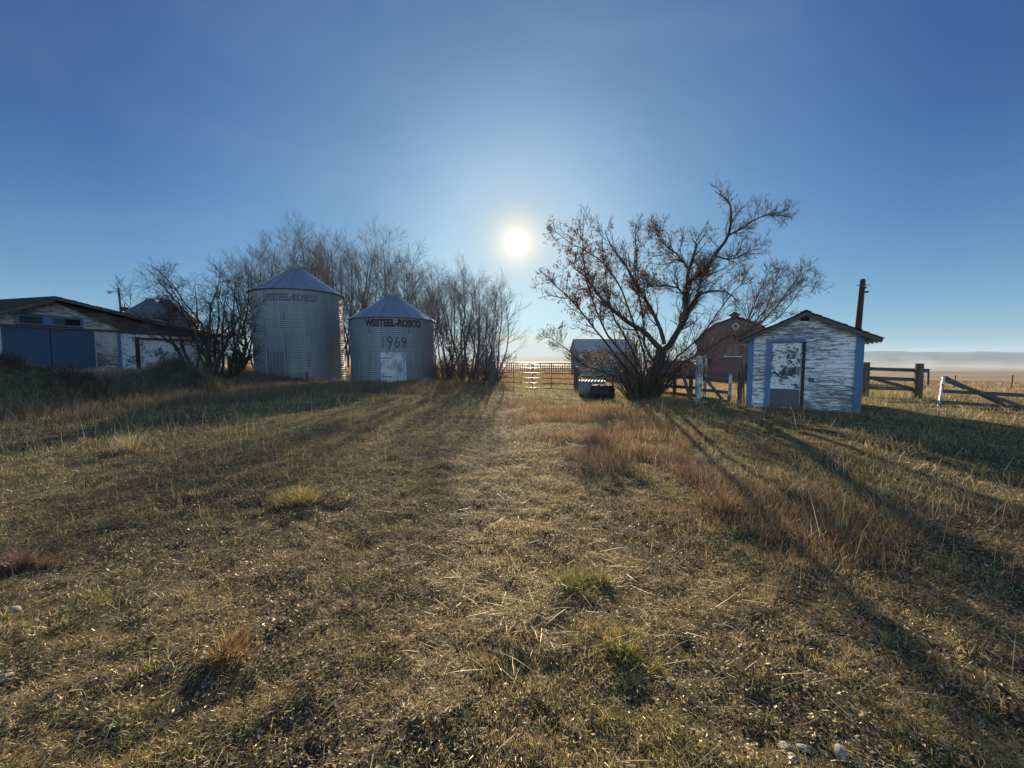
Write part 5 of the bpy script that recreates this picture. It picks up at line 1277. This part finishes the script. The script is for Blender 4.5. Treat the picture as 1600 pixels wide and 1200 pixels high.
def build_tufts():
    rng = np.random.default_rng(123)
    def px_ground(px, py):
        d = FW + np.array([1., 0, 0]) * ((px - 800) / 600.) + UP * ((600 - py) / 600.); k = CAM_H / -d[2]
        for _ in range(6): k = (CAM_H - h1(d[0] * k, d[1] * k)) / -d[2]
        return d[0] * k, d[1] * k
    T = [(352, 1020, .12, .16, 900, ['red', 'brown', 'gold'], [.6, .4, .5], 'rust-brown stubby tuft of dry grass casting a black shadow, lower left'),
         (466, 782, .30, .20, 1400, ['gold', 'green', 'straw'], [.7, .5, .4], 'bright yellow-green grass clump at the edge of the left shadow'),
         (38, 888, .20, .26, 700, ['brown', 'red', 'grey'], [.5, .5, .3], 'brown weed tuft at the far left edge of the yard'),
         (905, 915, .20, .15, 1500, ['green', 'olive', 'straw'], [.6, .6, .35], 'lush green grass tuft right of the middle of the yard'),
         (975, 1010, .24, .12, 1600, ['green', 'olive', 'gold'], [.6, .5, .5], 'low yellow-green grass patch below the lush green tuft'),
         (1125, 800, .25, .33, 1000, ['red', 'brown', 'straw'], [.6, .4, .4], 'taller reddish weed clump in the weedy strip before the shed'),
         (200, 705, .25, .55, 260, ['straw', 'grey', 'pale'], [.6, .4, .3], 'tall thin pale weed stalks in the dark shade on the left')]
    for px, py, rad, h, n, names, w, lab in T:
        x0, y0 = px_ground(px, py); z0 = h1(x0, y0)
        nc = max(4, n // 90); ca = rng.uniform(0, 2 * PI, nc); cr = rad * rng.uniform(.1, 1.0, nc); k_ = rng.integers(0, nc, n)
        ox = cr[k_] * np.cos(ca[k_]) + rng.normal(size=n) * rad * .16; oy = cr[k_] * np.sin(ca[k_]) + rng.normal(size=n) * rad * .16; a = np.arctan2(oy, ox); rr = np.hypot(ox, oy); hk = rng.uniform(.5, 1.15, nc)[k_]; x = x0 + rr * np.cos(a); y = y0 + rr * np.sin(a) * .75
        r = np.hypot(x, y); col = pick(names, np.tile(w, (n, 1)), n, rng)
        L = rng.uniform(.35, 1.1, n) * h * hk
        V, q, t, c = blade_mesh('g', x, y, L, np.abs(rng.normal(.28, .22, n)) + .35 * rr / rad, rng.uniform(.002, .004, n) * (1 + .06 * r), col, rng, az=a + rng.normal(size=n) * 1.3, sag=.7)
        V = V - np.array([x0, y0, z0]); o = np_mesh('grass_tuft', V, q, t, M_GRASS, None, col=c); o.location = (x0, y0, z0); tag(o, lab, 'grass tuft')
    # dead weeds on the mounds
    k = 0
    for (cx, cy, n, lab) in ((-16.8, 11.6, 60, 'tangle of dark dead weeds crowning the big dirt mound before the blue doors'), (-13.9, 15.8, 90, 'pale dead bushy grass on the smaller mound before the white lean-to doors'), (-14.2, 12.2, 40, 'dark dead weeds on the right slope of the big dirt mound')):
        a = rng.uniform(0, 2 * PI, n); rr = rng.uniform(0, 1.3, n); x = cx + rr * np.cos(a) * 1.3; y = cy + rr * np.sin(a) * .8; z = H(x, y)
        P = np.empty((n, 6, 3)); cur = np.stack([x - cx, y - cy, z - h1(cx, cy)], -1); P[:, 0] = cur; d = nrm(np.stack([rng.normal(size=n) * .3, rng.normal(size=n) * .3, np.ones(n)], -1)); Ls = rng.uniform(.2, .65, n)
        for j in range(1, 6): d = nrm(d + rng.normal(size=(n, 3)) * .15); cur = cur + d * (Ls / 5)[:, None]; P[:, j] = cur
        RR = np.full((n, 6), .006) * np.linspace(1, .5, 6)[None]
        c1 = children(P, RR, 12, .15, 1, .7, .28, 4, rng, .02, .25, .7, .003, .3); c2 = children(*c1, 4, .3, 1, .7, .12, 3, rng, 0, .3, .8, .003, .2)
        parts = [tubes(P, RR, 4), tubes(*c1, 3), tubes(*c2, 3)]; off = 0; VV = []; QQ = []
        for v, q in parts: VV.append(v); QQ.append(q + off); off += len(v)
        o = np_mesh('dead_weeds', np.vstack(VV), np.vstack(QQ), None, M_BARK if k == 1 else M_BARK2, None); o.location = (cx, cy, h1(cx, cy)); tag(o, lab, 'weeds'); k += 1
build_tufts()

def build_air():
    def vol(name, color, dens, noise=None):
        m, g = new_mat(name); v = g.n('ShaderNodeVolumePrincipled'); v.inputs['Color'].default_value = (*color, 1); v.inputs['Density'].default_value = dens
        v.inputs['Anisotropy'].default_value = 0.0
        o = g.n('ShaderNodeOutputMaterial'); g.link(v.outputs[0], o.inputs['Volume']); return m
    m = MB(); m.box(-7600, 7600, -7600, 7600, -70, 150)
    o = m.build('haze', vol('thin_air_haze', (0.60, 0.80, 1.0), HAZE_D)); tag(o, 'thin bluish haze over the distant fields and hills', 'haze', kind='stuff')
    # stubble smoke drifting in the valley: overlapping soft billows
    rng = random.Random(14); V = []; F = []; mb = MB()
    for i in range(46):
        a = R(rng.uniform(36, 57)); rr = rng.uniform(1150, 1700); cx, cy = rr * math.sin(a), rr * math.cos(a)
        sx = rng.uniform(25, 130); sy = rng.uniform(40, 80); sz = rng.uniform(5, 28); cz = -27 + sz * .5; ph = rng.uniform(0, 6); V = []; F = []; nl, ns = 10, 20
        for k in range(nl + 1):
            th = PI * k / nl
            for j in range(ns):
                p = 2 * PI * j / ns; q = 1 + .25 * math.sin(3 * p + ph) * math.sin(th) + .15 * math.sin(5 * p + 2 * th + ph) * math.sin(th); lean = .9 * math.cos(th) * sz
                V.append((cx + sx * q * math.sin(th) * math.cos(p) + lean, cy + sy * q * math.sin(th) * math.sin(p), cz + sz * q * math.cos(th)))
        for k in range(nl):
            for j in range(ns): F.append((k * ns + j, (k + 1) * ns + j, (k + 1) * ns + (j + 1) % ns, k * ns + (j + 1) % ns))
        mb.add(V, F)
    o = mb.build('smoke', vol('field_smoke', (0.93, 0.96, 1.0), SMOKE_D), None, True); tag(o, 'pale smoke drifting low across the distant valley at the right', 'smoke', kind='stuff')
HAZE_D = 1.45e-4; SMOKE_D = 0.0012
build_air()
